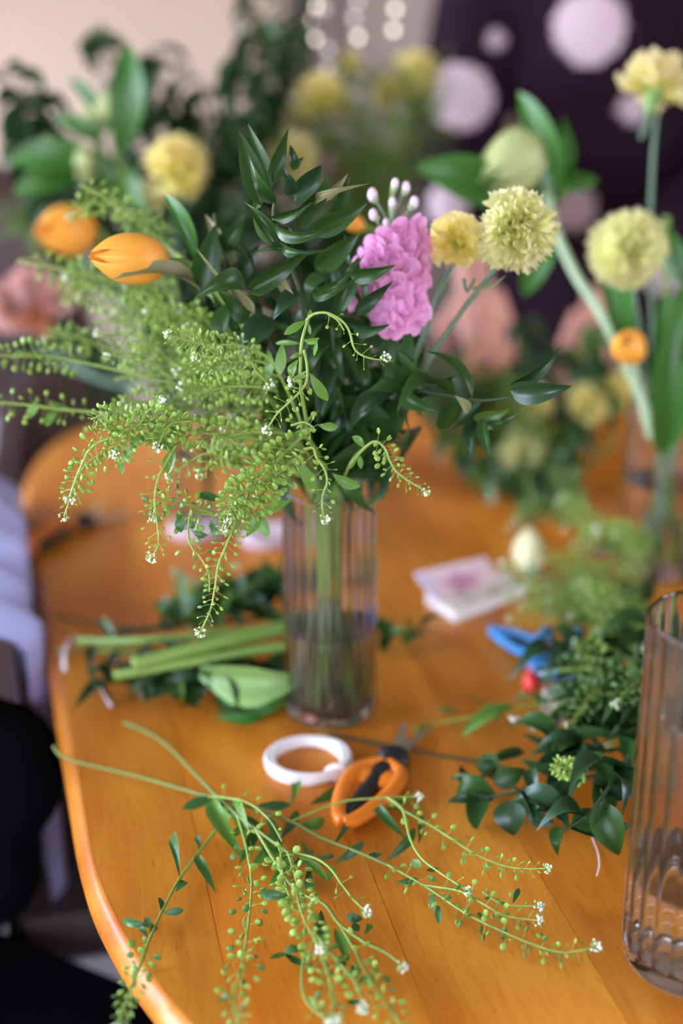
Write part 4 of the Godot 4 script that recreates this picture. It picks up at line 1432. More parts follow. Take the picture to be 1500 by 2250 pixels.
	# soft ones behind
	for q in [["soft cress spray behind the orange tulip bud, rising to a bent tip", "175 405 1.24; 230 435 1.24; 290 480 1.24; 360 535 1.24; 460 640 1.22", 30], ["soft cress spray under the orange tulip bud, its bent tip above the pink blossoms", "205 712 1.24; 260 700 1.24; 330 712 1.24; 420 745 1.23; 520 820 1.22", 44], ["soft pale cress spray pointing at the pink blossoms", "105 720 1.30; 180 745 1.29; 300 790 1.28; 420 830 1.25; 560 890 1.22", 36], ["soft cress spray between the orange tulip bud and the long arms", "40 572 1.30; 130 590 1.29; 250 620 1.27; 380 680 1.24; 520 780 1.22", 56], ["soft cress spray filling the bouquet beneath the orange bud", "300 650 1.22; 350 690 1.22; 420 740 1.21; 520 810 1.20; 620 900 1.19", 60], ["soft cress spray beside the long arms", "250 835 1.22; 330 820 1.22; 420 840 1.21; 540 880 1.2; 640 950 1.19", 70], ["soft cress spray low at the side of the bouquet", "260 870 1.16; 340 890 1.16; 430 890 1.16; 540 910 1.16; 650 970 1.17", 70], ["soft cress spray deep in the fan of green", "380 800 1.17; 430 810 1.17; 500 830 1.17; 580 870 1.17; 660 950 1.18", 80], ["soft cress spray hidden behind the vase mouth leaves", "560 1010 1.16; 600 1000 1.16; 650 1010 1.17; 690 1040 1.18", 60], ["soft cress spray low under the fan of green", "450 1000 1.12; 520 985 1.12; 590 990 1.13; 660 1010 1.15", 70], ["soft cress spray rising behind the white flower head", "395 690 1.2; 450 720 1.2; 520 770 1.19; 600 850 1.18", 60]]:
		t = spray(q[0], [])
		var pts := W(q[1])
		stem(t, cat(PackedVector3Array([pts[pts.size() - 2], pts[pts.size() - 1]]), in_vase(V1, 3.0 + rng.randf() * 1.6)), 0.0012, 0.0018, M.cress_stem, 6)
		raceme(t, pts, q[2], 0.0025, {"ped": 0.0105, "r0": 0.0014})
		var sp := smooth(pts, 6)
		leaves_along(t, sp, 5, 0.35, 0.95, "cress", 0.026, 0.008, 0.7, [M.cress_leaf, M.cress_leaf_b])
		# side shoots
		for k in 3:
			var o := at(sp, 0.35 + 0.2 * k)
			var d := (-dir_at(sp, 0.4) + rnd_dir() * 0.8).normalized()
			raceme(t, PackedVector3Array([o, o + d * 0.03, o + d * 0.055 + Vector3(0, -0.012, 0)]), 26, 0.0023, {"ped": 0.009})

# ---------------------------------------------------------------- cut stems and greenery on the table
func lying_stem(label: String, s: String, r: float, m: Material) -> void:
	var t := thing("cut_stem", label, "stem", Vector3.ZERO, "cut stems on the table")
	stem(t, G(s), r, r * 0.85, m, 9)

func lying_ruscus(label: String, group: String, s: String, leaves: Array, n: int, mats: Array, len := 0.05, wid := 0.017) -> Node3D:
	var t := thing("ruscus_branch", label, "foliage", Vector3.ZERO, group)
	var p := stem(t, G(s), 0.0018, 0.0011, M.bark, 6)
	for q in leaves:
		var e := G(q[0])
		leaf(t, "ruscus", q[3], e[0], e[1], q[1] * 0.7, q[2], mats[rng.randi() % mats.size()])
	for i in n:
		var f := rng.randf_range(0.1, 1.0)
		var o := at(p, f)
		var d := dir_at(p, f)
		var to := (d * 0.5 + Vector3(rng.randfn(), rng.randf_range(-0.1, 0.5), rng.randfn())).normalized()
		var e := o + to * len * rng.randf_range(0.7, 1.2)
		e.y = maxf(e.y, TABLE + 0.003)
		leaf_up(t, "ruscus", rng.randi() % 5, o, e, wid * rng.randf_range(0.8, 1.1), rng.randf_range(-35, 35), mats[rng.randi() % mats.size()])
	return t

func lying_cress(label: String, group: String, s: String, n: int, shoots := 4, m: Material = null) -> void:
	var t := thing("cress_spray", label, "foliage", Vector3.ZERO, group)
	var pts := G(s)
	var sp := smooth(pts, 6)
	raceme(t, pts, n, 0.0026, {"ped": 0.010, "r0": 0.0016, "pod_mat": m if m else M.pod_b})
	leaves_along(t, sp, 8, 0.0, 0.9, "cress", 0.03, 0.009, 0.7, [M.cress_leaf, M.cress_leaf_b])
	for k in shoots:
		var o := at(sp, 0.1 + 0.8 * k / shoots)
		var d := (dir_at(sp, 0.5) + Vector3(rng.randfn() * 0.9, rng.randf_range(0.0, 0.5), rng.randfn() * 0.9)).normalized()
		var e := o + d * 0.075
		e.y = maxf(e.y, TABLE + 0.006)
		raceme(t, PackedVector3Array([o, o.lerp(e, 0.5) + Vector3(0, 0.008, 0), e]), int(n * 0.6), 0.0025, {"ped": 0.010, "pod_mat": m if m else M.pod_b})

func cuttings() -> void:
	var g := "cut stems on the table"
	lying_stem("thick pale green tulip stem on top of the cut pile", "290 1462 .05; 420 1428 .058; 520 1404 .062; 625 1380 .062; 700 1366 .06", 0.0068, M.green_stem)
	lying_stem("long green stem at the front of the cut pile, its end towards the rim", "172 1408 .03; 300 1408 .045; 450 1396 .052; 640 1372 .055", 0.0042, M.green_stem)
	lying_stem("second green stem beside the thick tulip stem in the cut pile", "250 1485 .04; 400 1458 .048; 560 1430 .054; 660 1415 .054", 0.005, M.green_stem)
	lying_stem("dark green stem at the back of the cut pile", "230 1395 .02; 360 1378 .025; 500 1368 .025; 640 1352 .025", 0.003, M.bark)
	lying_stem("olive stem in the middle of the cut pile", "200 1425 .01; 380 1440 .014; 560 1420 .02; 650 1410 .02", 0.003, M.green_stem)
	lying_stem("thin brown stem curving out of the cut pile to the rim", "125 1352 .008; 165 1362 .006; 210 1372 .006; 300 1380 .012; 380 1385 .02", 0.0017, M.bark)
	lying_stem("thin pale stem reaching the rim from the cut pile", "120 1430 .003; 200 1425 .003; 300 1420 .01", 0.0011, M.green_stem)
	for q in [["broad pale green tulip leaf against the middle vase in the cut pile", "440 1468 .04; 690 1492 .04", 0.036, 25, M.tulip_pale], ["pale tulip leaf lying flat under the broad one", "560 1470 .014; 650 1530 .006", 0.035, 30, M.tulip_pale], ["dark folded tulip leaf at the front of the cut pile", "470 1510 .02; 640 1545 .01", 0.022, 40, M.tulip_leaf], ["narrow green leaf lying by itself in front of the cut pile", "478 1570 .004; 600 1560 .004", 0.012, 20, M.tulip_leaf], ["forked leaf pointing to the camera from the cut pile", "560 1520 .012; 484 1575 .004", 0.016, 20, M.cress_leaf]]:
		var t := thing("tulip_leaf", q[0], "leaf", Vector3.ZERO, "cut leaves on the table")
		var e := G(q[1])
		leaf(t, "strap", 1, e[0], e[1], q[2], q[3], q[4])
	lying_ruscus("ruscus cutting with glossy blue green leaves at the back of the cut pile", "ruscus cuttings in the cut pile", "470 1345 .04; 540 1310 .05; 620 1290 .05; 690 1280 .04", [["520 1330 .05; 530 1285 .06", 0.02, 0, 0]], 44, [M.ruscus_b, M.ruscus], 0.05, 0.018)
	lying_ruscus("ruscus cutting buried under the stems of the cut pile", "ruscus cuttings in the cut pile", "300 1500 .015; 400 1490 .02; 500 1480 .02; 620 1500 .02", [["425 1500 .02; 440 1548 .004", 0.018, 20, 1], ["310 1485 .02; 312 1530 .005", 0.02, 10, 1], ["205 1420 .02; 195 1475 .006", 0.014, 10, 1], ["250 1400 .03; 215 1355 .03", 0.012, 10, 0]], 46, [M.ruscus_b, M.ruscus, M.ruscus_c], 0.05, 0.018)
	lying_ruscus("ruscus cutting poking out of the cut pile with bluish leaves towards the coil", "ruscus cuttings in the cut pile", "250 1440 .03; 240 1470 .02; 225 1500 .012", [["262 1430 .03; 236 1490 .012", 0.014, 30, 1], ["236 1490 .01; 248 1552 .004", 0.008, 30, 1]], 5, [M.ruscus_b], 0.04, 0.014)
	lying_cress("cress cutting feathering out over the top of the cut pile", "cress cuttings on the table", "460 1370 .03; 420 1350 .04; 400 1320 .045; 420 1280 .05", 30, 2, M.pod_b)
	lying_cress("cress cutting between the stems of the cut pile", "cress cuttings on the table", "560 1340 .03; 500 1345 .035; 440 1350 .035; 380 1360 .03", 30, 3, M.pod_b)
	lying_ruscus("ruscus cutting under the front stems of the cut pile", "ruscus cuttings in the cut pile", "240 1480 .012; 340 1500 .014; 440 1510 .016; 540 1525 .016", [["330 1500 .02; 318 1545 .004", 0.016, 20, 1], ["480 1520 .02; 520 1570 .006", 0.018, 20, 1]], 40, [M.ruscus_b, M.ruscus], 0.045, 0.016)
	lying_ruscus("ruscus cutting between the stems at the back of the cut pile", "ruscus cuttings in the cut pile", "350 1370 .03; 440 1355 .035; 530 1345 .04; 620 1330 .04", [["400 1365 .04; 340 1330 .05", 0.014, 20, 0]], 40, [M.ruscus, M.ruscus_c, M.ruscus_b], 0.045, 0.015)
	lying_ruscus("ruscus cutting seen through the empty vase, the nearer one", "ruscus cuttings in the green heap", "1640 1640 .03; 1560 1600 .05; 1480 1560 .06; 1420 1520 .06", [], 44, [M.ruscus_b, M.ruscus])
	lying_ruscus("ruscus cutting seen through the empty vase, the further one", "ruscus cuttings in the green heap", "1680 1480 .03; 1600 1450 .06; 1520 1420 .08; 1440 1400 .08", [], 44, [M.ruscus_b, M.ruscus])
	lying_ruscus("small leafy sprig beside the cut pile behind the middle vase", "ruscus cuttings in the cut pile", "940 1390 .01; 890 1395 .015; 830 1400 .012", [], 12, [M.ruscus, M.ruscus_c], 0.035, 0.012)

	# ruscus heap by the empty vase
	var gr := "ruscus cuttings by the empty vase"
	lying_ruscus("ruscus cutting with dark leaves pointing away from the empty vase", gr, "1330 1700 .03; 1240 1720 .03; 1160 1735 .025; 1080 1750 .015; 1040 1745 .01", [["1150 1650 .02; 1060 1680 .025", 0.014, 20, 0], ["1066 1655 .03; 1085 1715 .01", 0.026, 10, 0], ["1090 1745 .008; 980 1762 .006", 0.020, 10, 1], ["1075 1735 .01; 985 1706 .012", 0.014, 20, 1], ["1085 1720 .02; 1155 1690 .03", 0.024, 10, 0], ["1118 1758 .03; 1128 1838 .004", 0.034, 10, 1], ["1165 1690 .04; 1185 1765 .03", 0.016, 10, 1], ["1050 1755 .012; 1000 1735 .012", 0.008, 20, 4]], 8, [M.ruscus, M.ruscus_b])
	lying_ruscus("ruscus cutting with a big glossy leaf right beside the empty vase", gr, "1380 1660 .05; 1330 1740 .045; 1290 1790 .03; 1230 1830 .02", [["1318 1762 .05; 1360 1882 .012", 0.034, 4, 1], ["1300 1720 .04; 1400 1745 .04", 0.03, 20, 0], ["1310 1680 .05; 1410 1700 .05", 0.03, 20, 1], ["1385 1600 .05; 1388 1700 .04", 0.022, 20, 0], ["1225 1815 .02; 1222 1878 .004", 0.014, 10, 4], ["1290 1700 .045; 1230 1810 .02", 0.014, 30, 4], ["1270 1640 .04; 1290 1700 .045", 0.020, 10, 0]], 12, [M.ruscus, M.ruscus_b])
	lying_ruscus("ruscus cutting at the back of the heap by the empty vase", gr, "1400 1640 .04; 1320 1650 .035; 1250 1650 .03; 1190 1640 .03", [["1180 1680 .035; 1260 1655 .04", 0.022, 20, 0], ["1190 1640 .03; 1255 1620 .035", 0.026, 10, 1], ["1230 1690 .03; 1225 1800 .01", 0.026, 10, 0], ["1140 1740 .02; 1190 1800 .01", 0.022, 10, 0], ["1160 1790 .01; 1220 1810 .008", 0.018, 20, 0], ["1330 1640 .04; 1260 1660 .03", 0.014, 10, 0]], 14, [M.ruscus, M.ruscus_b])
	var bud := thing("cress_spray", "small knot of green buds among the ruscus by the empty vase", "foliage", Vector3.ZERO, "cress cuttings on the table")
	raceme(bud, G("1290 1700 .05; 1250 1690 .055; 1218 1680 .06"), 40, 0.0026, {"ped": 0.006, "head": false, "pod_mat": M.pod})
	# light green mass behind them
	var i := 0
	for q in ["1460 1430 .05; 1400 1400 .06; 1340 1420 .06; 1290 1440 .05", "1480 1500 .06; 1410 1490 .07; 1340 1500 .06; 1280 1520 .05", "1480 1380 .04; 1420 1360 .05; 1350 1350 .05; 1300 1330 .05", "1500 1560 .05; 1420 1560 .05; 1350 1560 .04; 1290 1570 .03", "1440 1290 .03; 1360 1280 .04; 1290 1260 .04; 1220 1240 .03", "1400 1340 .03; 1320 1340 .03; 1240 1330 .03; 1150 1330 .02", "1400 1380 .03; 1340 1370 .04; 1280 1360 .04; 1215 1350 .03", "1300 1130 .03; 1220 1120 .04; 1150 1120 .03", "1480 1240 .03; 1420 1200 .05; 1340 1190 .06; 1260 1200 .05"]:
		lying_cress(["cress cutting on the green heap beside the blue scissors", "cress cutting on the green heap behind the empty vase", "cress cutting on top of the green heap by the rim of the empty vase", "cress cutting at the front of the green heap above the ruscus", "cress cutting in front of the far carnation vase", "cress cutting reaching towards the pink card", "cress cutting just past the blue scissors", "cress cutting under the yellow blooms at the far end", "cress cutting standing up before the clear glass ball"][i], "cress cuttings on the table", q, 60, 6, M.pod if i % 2 == 0 else M.pod_b)
		i += 1
	lying_ruscus("ruscus cutting with dark leaves in the green heap beside the blue scissors", "ruscus cuttings in the green heap", "1480 1400 .04; 1400 1440 .04; 1320 1460 .05; 1220 1440 .05", [["1300 1470 .05; 1200 1445 .06", 0.022, 20, 1], ["1340 1505 .05; 1215 1530 .04", 0.026, 30, 1], ["1385 1360 .05; 1370 1270 .06", 0.03, 10, 0], ["1400 1340 .05; 1430 1260 .06", 0.024, 10, 0]], 44, [M.ruscus, M.ruscus_b])
	lying_ruscus("ruscus cutting low in the green heap close to the empty vase", "ruscus cuttings in the green heap", "1490 1560 .03; 1420 1580 .03; 1340 1580 .03; 1280 1570 .03", [["1390 1590 .05; 1396 1530 .06", 0.02, 10, 0]], 44, [M.ruscus, M.ruscus_b])
	lying_cress("thin cress cutting trailing over bare wood towards the coil", "cress cuttings on the table", "1290 1555 .02; 1190 1545 .02; 1110 1560 .015; 1040 1575 .01; 960 1590 .005; 880 1640 .004", 8, 1)
	var lf := thing("cress_leaf", "narrow green leaf lying on bare wood in front of the grey cards", "leaf")
	var e := G("1140 1556 .01; 1015 1610 .004")
	leaf(lf, "cress", 1, e[0], e[1], 0.016, 30, M.cress_leaf)
	var fp := thing("fallen_petal", "single orange petal lying on the far table top", "petal")
	put("petal", S.tulip_out, M.tulip, fp, Transform3D(Basis(Vector3.UP, 0.5) * Basis(Vector3.RIGHT, PI / 2) * 0.035, T(1220, 1140, 0.012)))

# ---------------------------------------------------------------- tools, cards and coils
func scissors(label: String, pivot: Vector3, dir: Vector3, handle_m: Material, open := 0.16, size := 1.0) -> Node3D:
	# dir: from the handles to the points, lying on the table
	var t := thing("florist_scissors", label, "scissors", pivot)
	dir.y = 0
	var y := dir.normalized()
	var b := Basis(y.cross(Vector3.UP), Vector3.UP, -y)   # x across, y up, -z to the points
	b = Basis(Vector3.UP.cross(-y), Vector3.UP, -y)
	t.basis = b * size
	for s in [-1, 1]:
		var rot := Basis(Vector3.UP, s * open * 0.5)
		var bl := MB.new()
		var poly := PackedVector2Array([Vector2(-0.006 * s, 0.008), Vector2(0.006 * s, 0.006), Vector2(0.0065 * s, -0.02), Vector2(0.004 * s, -0.045), Vector2(0.0008 * s, -0.055), Vector2(-0.001 * s, -0.03)])
		bl.prism(poly, 0.0, 0.0022)
		bl.flat = true
		put("blade", bl.mesh(), M.steel, t, Transform3D(rot, Vector3(0, 0.004 + 0.0023 * (s + 1) * 0.5, 0)))
		# handle: a dark arm inside an orange bow
		var arm := MB.new()
		arm.tube(smooth(PackedVector3Array([Vector3(0, 0, -0.004), Vector3(-0.006 * s, 0.001, 0.02), Vector3(-0.010 * s, 0.001, 0.05), Vector3(-0.016 * s, 0, 0.085)]), 5), 0.0062, 0.0052, 10, Color.WHITE, true, 0.75)
		put("arm", arm.mesh(), M.black, t, Transform3D(rot, Vector3(0, 0.008, 0)))
		var bow := MB.new()
		bow.tube(smooth(PackedVector3Array([Vector3(-0.004 * s, 0, 0.012), Vector3(-0.017 * s, 0, 0.018), Vector3(-0.025 * s, 0.001, 0.036), Vector3(-0.027 * s, 0.001, 0.06), Vector3(-0.024 * s, 0, 0.084), Vector3(-0.019 * s, 0, 0.092)]), 5), 0.0055, 0.0055, 10, Color.WHITE, true, 0.9)
		put("handle", bow.mesh(), handle_m, t, Transform3D(rot, Vector3(0, 0.009, 0)))
		var inlay := MB.new()
		inlay.ball(Vector3(-0.015 * s, 0.001, 0.03), Basis().scaled(Vector3(0.009, 0.004, 0.013)), 6, 12)
		put("grip_inlay", inlay.mesh(), handle_m, t, Transform3D(rot, Vector3(0, 0.008, 0)))
	var pv := MB.new()
	pv.lathe(PackedVector2Array([Vector2(0, 0), Vector2(0.011, 0), Vector2(0.012, 0.004), Vector2(0.010, 0.009), Vector2(0.004, 0.0115), Vector2(0, 0.012)]), 20)
	put("pivot", pv.mesh(), M.black, t, Transform3D(Basis(), Vector3(0, 0.003, 0)))
	return t

func coil(label: String, c: Vector3, r: float, turns: int, wire: float, m: Material, called := "twine_coil", category := "coil") -> void:
	var t := thing(called, label, category, c)
	for k in turns:
		var b := MB.new()
		var pts := PackedVector3Array()
		var a0 := rng.randf() * TAU
		var dr := rng.randf_range(-0.5, 0.5) * wire * 3.4
		var y := wire + (k % 3) * wire * 1.15
		for i in 41:
			var a := a0 + TAU * i / 40.0
			pts.append(Vector3(cos(a) * (r + dr + sin(a * 2.0 + k) * wire * 0.5), y + sin(a * 3 + k * 1.7) * wire * 0.25, sin(a) * (r + dr)))
		b.tube(pts, wire, wire, 8, Color.WHITE, false)
		put("strand", b.mesh(), m, t)
	var wr := MB.new()
	var loop := PackedVector3Array()
	for i in 17:
		var a := TAU * i / 16.0
		loop.append(Vector3(r * 0.72 + cos(a) * wire * 3.6, wire * 2.2 + sin(a) * wire * 2.6, r * 0.62))
	loop.append(Vector3(r * 0.66, 0.003, r * 0.95))
	wr.tube(smooth(loop, 2), wire * 0.9, wire * 0.9, 8)
	put("wrapped_end", wr.mesh(), m, t)

func card(label: String, called: String, corners: PackedVector3Array, thick: float, tex: Texture2D, edge: Material, category := "card") -> void:
	# corners: two far ones, then the two near ones, clockwise from above
	var t := thing(called, label, category)
	var n := (corners[1] - corners[0]).cross(corners[3] - corners[0]).normalized()
	if n.y < 0:
		n = -n
	var m := MB.new()
	var top := []
	var bot := []
	for k in 4:
		top.append(corners[k] + n * thick)
		bot.append(corners[k])
	for k in 4:
		var j := (k + 1) % 4
		var q := [m.vert(bot[k]), m.vert(bot[j]), m.vert(top[j]), m.vert(top[k])]
		m.quad(q[0], q[1], q[2], q[3])
	var q := [m.vert(bot[0]), m.vert(bot[1]), m.vert(bot[2]), m.vert(bot[3])]
	m.quad(q[0], q[3], q[2], q[1])
	put("body", m.mesh(), edge, t)
	var f := MB.new()
	var uvs := [Vector2(0, 0), Vector2(1, 0), Vector2(1, 1), Vector2(0, 1)]
	var ids := []
	for k in 4:
		ids.append(f.vert(top[k] + n * 0.0004, Color.WHITE, uvs[k]))
	f.quad(ids[0], ids[1], ids[2], ids[3])
	var fm := mat(Color.WHITE, 0.5)
	fm.albedo_texture = tex
	put("printed_face", f.mesh(), fm, t)

func print_pink() -> ImageTexture:
	var im := Image.create(128, 96, false, Image.FORMAT_RGB8)
	for y in 96:
		for x in 128:
			var d := Vector2((x - 62) / 34.0, (y - 56) / 30.0)
			var a := d.angle()
			var r := d.length() * (1.0 + 0.18 * sin(a * 5.0))
			var c := c8(228, 196, 194).lerp(c8(192, 124, 150), smoothstep(1.25, 0.35, r))
			if absf(x - 50 - (y - 60) * 0.2) < 4 and y > 58:
				c = c8(160, 130, 126)
			if x < 9:
				c = c8(206, 196, 232)
			im.set_pixel(x, y, c)
	return ImageTexture.create_from_image(im)

func print_sprigs() -> ImageTexture:
	var im := Image.create(128, 64, false, Image.FORMAT_RGB8)
	var r := RandomNumberGenerator.new()
	r.seed = 5
	im.fill(c8(232, 218, 200))
	for k in 16:
		var p := Vector2(r.randf() * 128, r.randf() * 64)
		var d := Vector2.from_angle(r.randf_range(-0.9, -0.3))
		for s in 22:
			var q := p + d * s
			var w := 2.6 * sin(PI * s / 22.0)
			for u in range(-3, 4):
				if absf(u) <= w:
					var z := q + d.orthogonal() * u
					if z.x >= 0 and z.y >= 0 and z.x < 128 and z.y < 64:
						im.set_pixel(int(z.x), int(z.y), c8(120, 142, 84))
	return ImageTexture.create_from_image(im)

func tools() -> void:
	scissors("black and orange scissors lying between the white coil and the cress sprays", T(862, 1684), T(908, 1622) - T(808, 1762), M.orange, 0.42, 1.22)
	scissors("black and orange scissors at the far rim of the table under the hanging cress", T(185, 1158), T(262, 1128) - T(110, 1185), M.orange, 1.0, 1.25)
	var bs := scissors("blue handled scissors with a red tip half buried in the green heap", T(1225, 1470), T(1330, 1500) - T(1180, 1430), M.blue_plastic, 0.5, 1.0)
	var rb := MB.new()
	rb.ball(T(1166, 1502, 0.02), Basis().scaled(Vector3(0.009, 0.012, 0.013)), 8, 12)
	rb.ball(T(1172, 1480, 0.018), Basis().scaled(Vector3(0.007, 0.009, 0.009)), 8, 12)
	put("red_catch", rb.mesh(), M.red_plastic, bs, bs.transform.affine_inverse())
	var bh := thing("plastic_clip", "blue plastic clip lying over the blue scissors", "clip")
	for q in [["1175 1475 .02; 1240 1478 .024; 1290 1480 .02", 0.013], ["1175 1470 .02; 1180 1420 .03; 1205 1385 .03", 0.009], ["1262 1440 .02; 1270 1385 .035", 0.008]]:
		var b := MB.new()
		b.tube(smooth(G(q[0]), 5), q[1], q[1] * 0.8, 12, Color.WHITE, true, 0.7)
		put("prong", b.mesh(), M.blue_plastic, bh)
	coil("coil of white plastic twine lying in front of the middle vase", T(677, 1680), 0.034, 9, 0.0023, M.coil)
	coil("white tape roll lying behind the middle vase", T(590, 1188), 0.026, 8, 0.0034, M.tape, "tape_roll", "tape")
	coil("second white tape roll lying behind the hanging cress", T(430, 1168), 0.028, 8, 0.0032, M.tape, "tape_roll", "tape")
	card("pink card with a dusky rose print propped up on the pale card", "greeting_card", PackedVector3Array([T(908, 1262, 0.035), T(1062, 1226, 0.035), T(1104, 1288, 0.006), T(962, 1330, 0.006)]), 0.004, print_pink(), M.tape)
	card("pale card printed with green sprigs lying under the pink card", "greeting_card", PackedVector3Array([T(935, 1325), T(1110, 1272), T(1158, 1305), T(1000, 1368)]), 0.012, print_sprigs(), M.white_paint)
	for k in 2:
		card(["grey card pack under the dark leaf by the blue scissors", "lower grey card pack by the blue scissors"][k], "card_pack", PackedVector3Array([T(1190 - k * 6, 1535 + k * 18, 0.022 - k * 0.015), T(1282, 1505 + k * 14, 0.022 - k * 0.015), T(1290, 1545 + k * 18, 0.02 - k * 0.015), T(1230, 1580 + k * 10, 0.02 - k * 0.015)]), 0.012, noise_tex(0.02, 3 + k, 64, false, 1.0, ramp2(c8(150, 136, 124), c8(196, 184, 172))), M.greige)
	# thin clear tape strips on the wood
	for q in [["curl of clear tape at the table rim beside the cut pile", "165 1395 .012; 145 1420 .02; 140 1450 .018; 142 1475 .006"], ["clear tape strip lying between the cut pile and the rim", "222 1492 .014; 230 1520 .008; 245 1552 .003"], ["fine clear thread lying beside the empty vase", "1300 1840 .002; 1312 1870 .002; 1316 1900 .002; 1310 1925 .002"]]:
		var t := thing("tape_strip", q[0], "tape")
		var b := MB.new()
		b.tube(smooth(G(q[1]), 5), 0.0028 if q[1].begins_with("165") or q[1].begins_with("222") else 0.0006, 0.0024 if not q[1].begins_with("13") else 0.0006, 6, Color.WHITE, true, 0.15)
		put("strip", b.mesh(), M.tape, t)
	# drops on the empty vase
	var wet := thing("water_drops", "clear water drops clinging to the empty vase", "water drops")
	for q in [[1458, 1580, 1.1, 1.5], [1479, 1604, 1.0, 1.2], [1495, 1620, 0.9, 1.2], [1436, 1448, 0.6, 1.0], [1429, 1512, 0.5, 1.0], [1432, 1495, 0.45, 1.0], [1446, 1378, 0.5, 0.8], [1425, 1443, 0.4, 1.0]]:
		var d := (P(q[0], q[1], 1.0) - eye).normalized()
		# where the line of sight meets the outside of the glass
		var o := Vector2(eye.x - V2.x, eye.z - V2.z)
		var v := Vector2(d.x, d.z)
		var bb := o.dot(v) / v.length_squared()
		var cc := (o.length_squared() - pow(0.0531, 2)) / v.length_squared()
		var disc := bb * bb - cc
		if disc < 0:
			disc = 0.0
		var p := eye + d * (-bb - sqrt(disc))
		var nrm := Vector3(p.x - V2.x, 0, p.z - V2.z).normalized()
		var db := MB.new()
		var r: float = q[2] * 0.0014
		db.ball(p + nrm * r * 0.1, Basis(nrm.cross(Vector3.UP) * r, Vector3.UP * r * q[3], nrm * r * 0.6), 8, 12)
		put("drop", db.mesh(), M.water, wet)
	# added strands of clear beads; their emission stands in for glints on glass
	var k := 0
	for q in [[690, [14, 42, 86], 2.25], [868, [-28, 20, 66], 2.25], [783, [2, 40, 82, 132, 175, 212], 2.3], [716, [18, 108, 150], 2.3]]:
		var t := thing("glint_bead_strand", ["short strand of beads made to glow as glints before the door frame, at the pale wall side", "short strand of beads made to glow as glints before the far door post", "long strand of beads made to glow as glints, hanging lowest before the greige door", "strand of beads made to glow dimly as glints between the two brightest ones"][k], "glint beads", Vector3.ZERO, "hanging glint beads")
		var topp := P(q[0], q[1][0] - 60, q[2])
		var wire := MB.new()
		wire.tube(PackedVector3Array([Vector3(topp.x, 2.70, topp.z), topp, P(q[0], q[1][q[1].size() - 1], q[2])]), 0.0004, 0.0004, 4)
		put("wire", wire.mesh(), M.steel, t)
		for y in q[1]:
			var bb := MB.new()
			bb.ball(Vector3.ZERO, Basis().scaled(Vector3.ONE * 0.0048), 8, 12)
			var bm: StandardMaterial3D = M.glint_bright if k < 2 or y == 82 else M.glint_dim
			put("glint_bead", bb.mesh(), bm, t, Transform3D(Basis(), P(q[0] + rng.randf_range(-6, 6), y, q[2])))
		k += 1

# ---------------------------------------------------------------- flowers of the vase behind the empty one
func big_leaf(t: Node3D, s: String, w: float, roll: float, v: int, m: Material) -> void:
	var p := W(s)
	leaf(t, "strap", v, p[0], p[1], w * p[0].distance_to(eye) / F, roll, m)

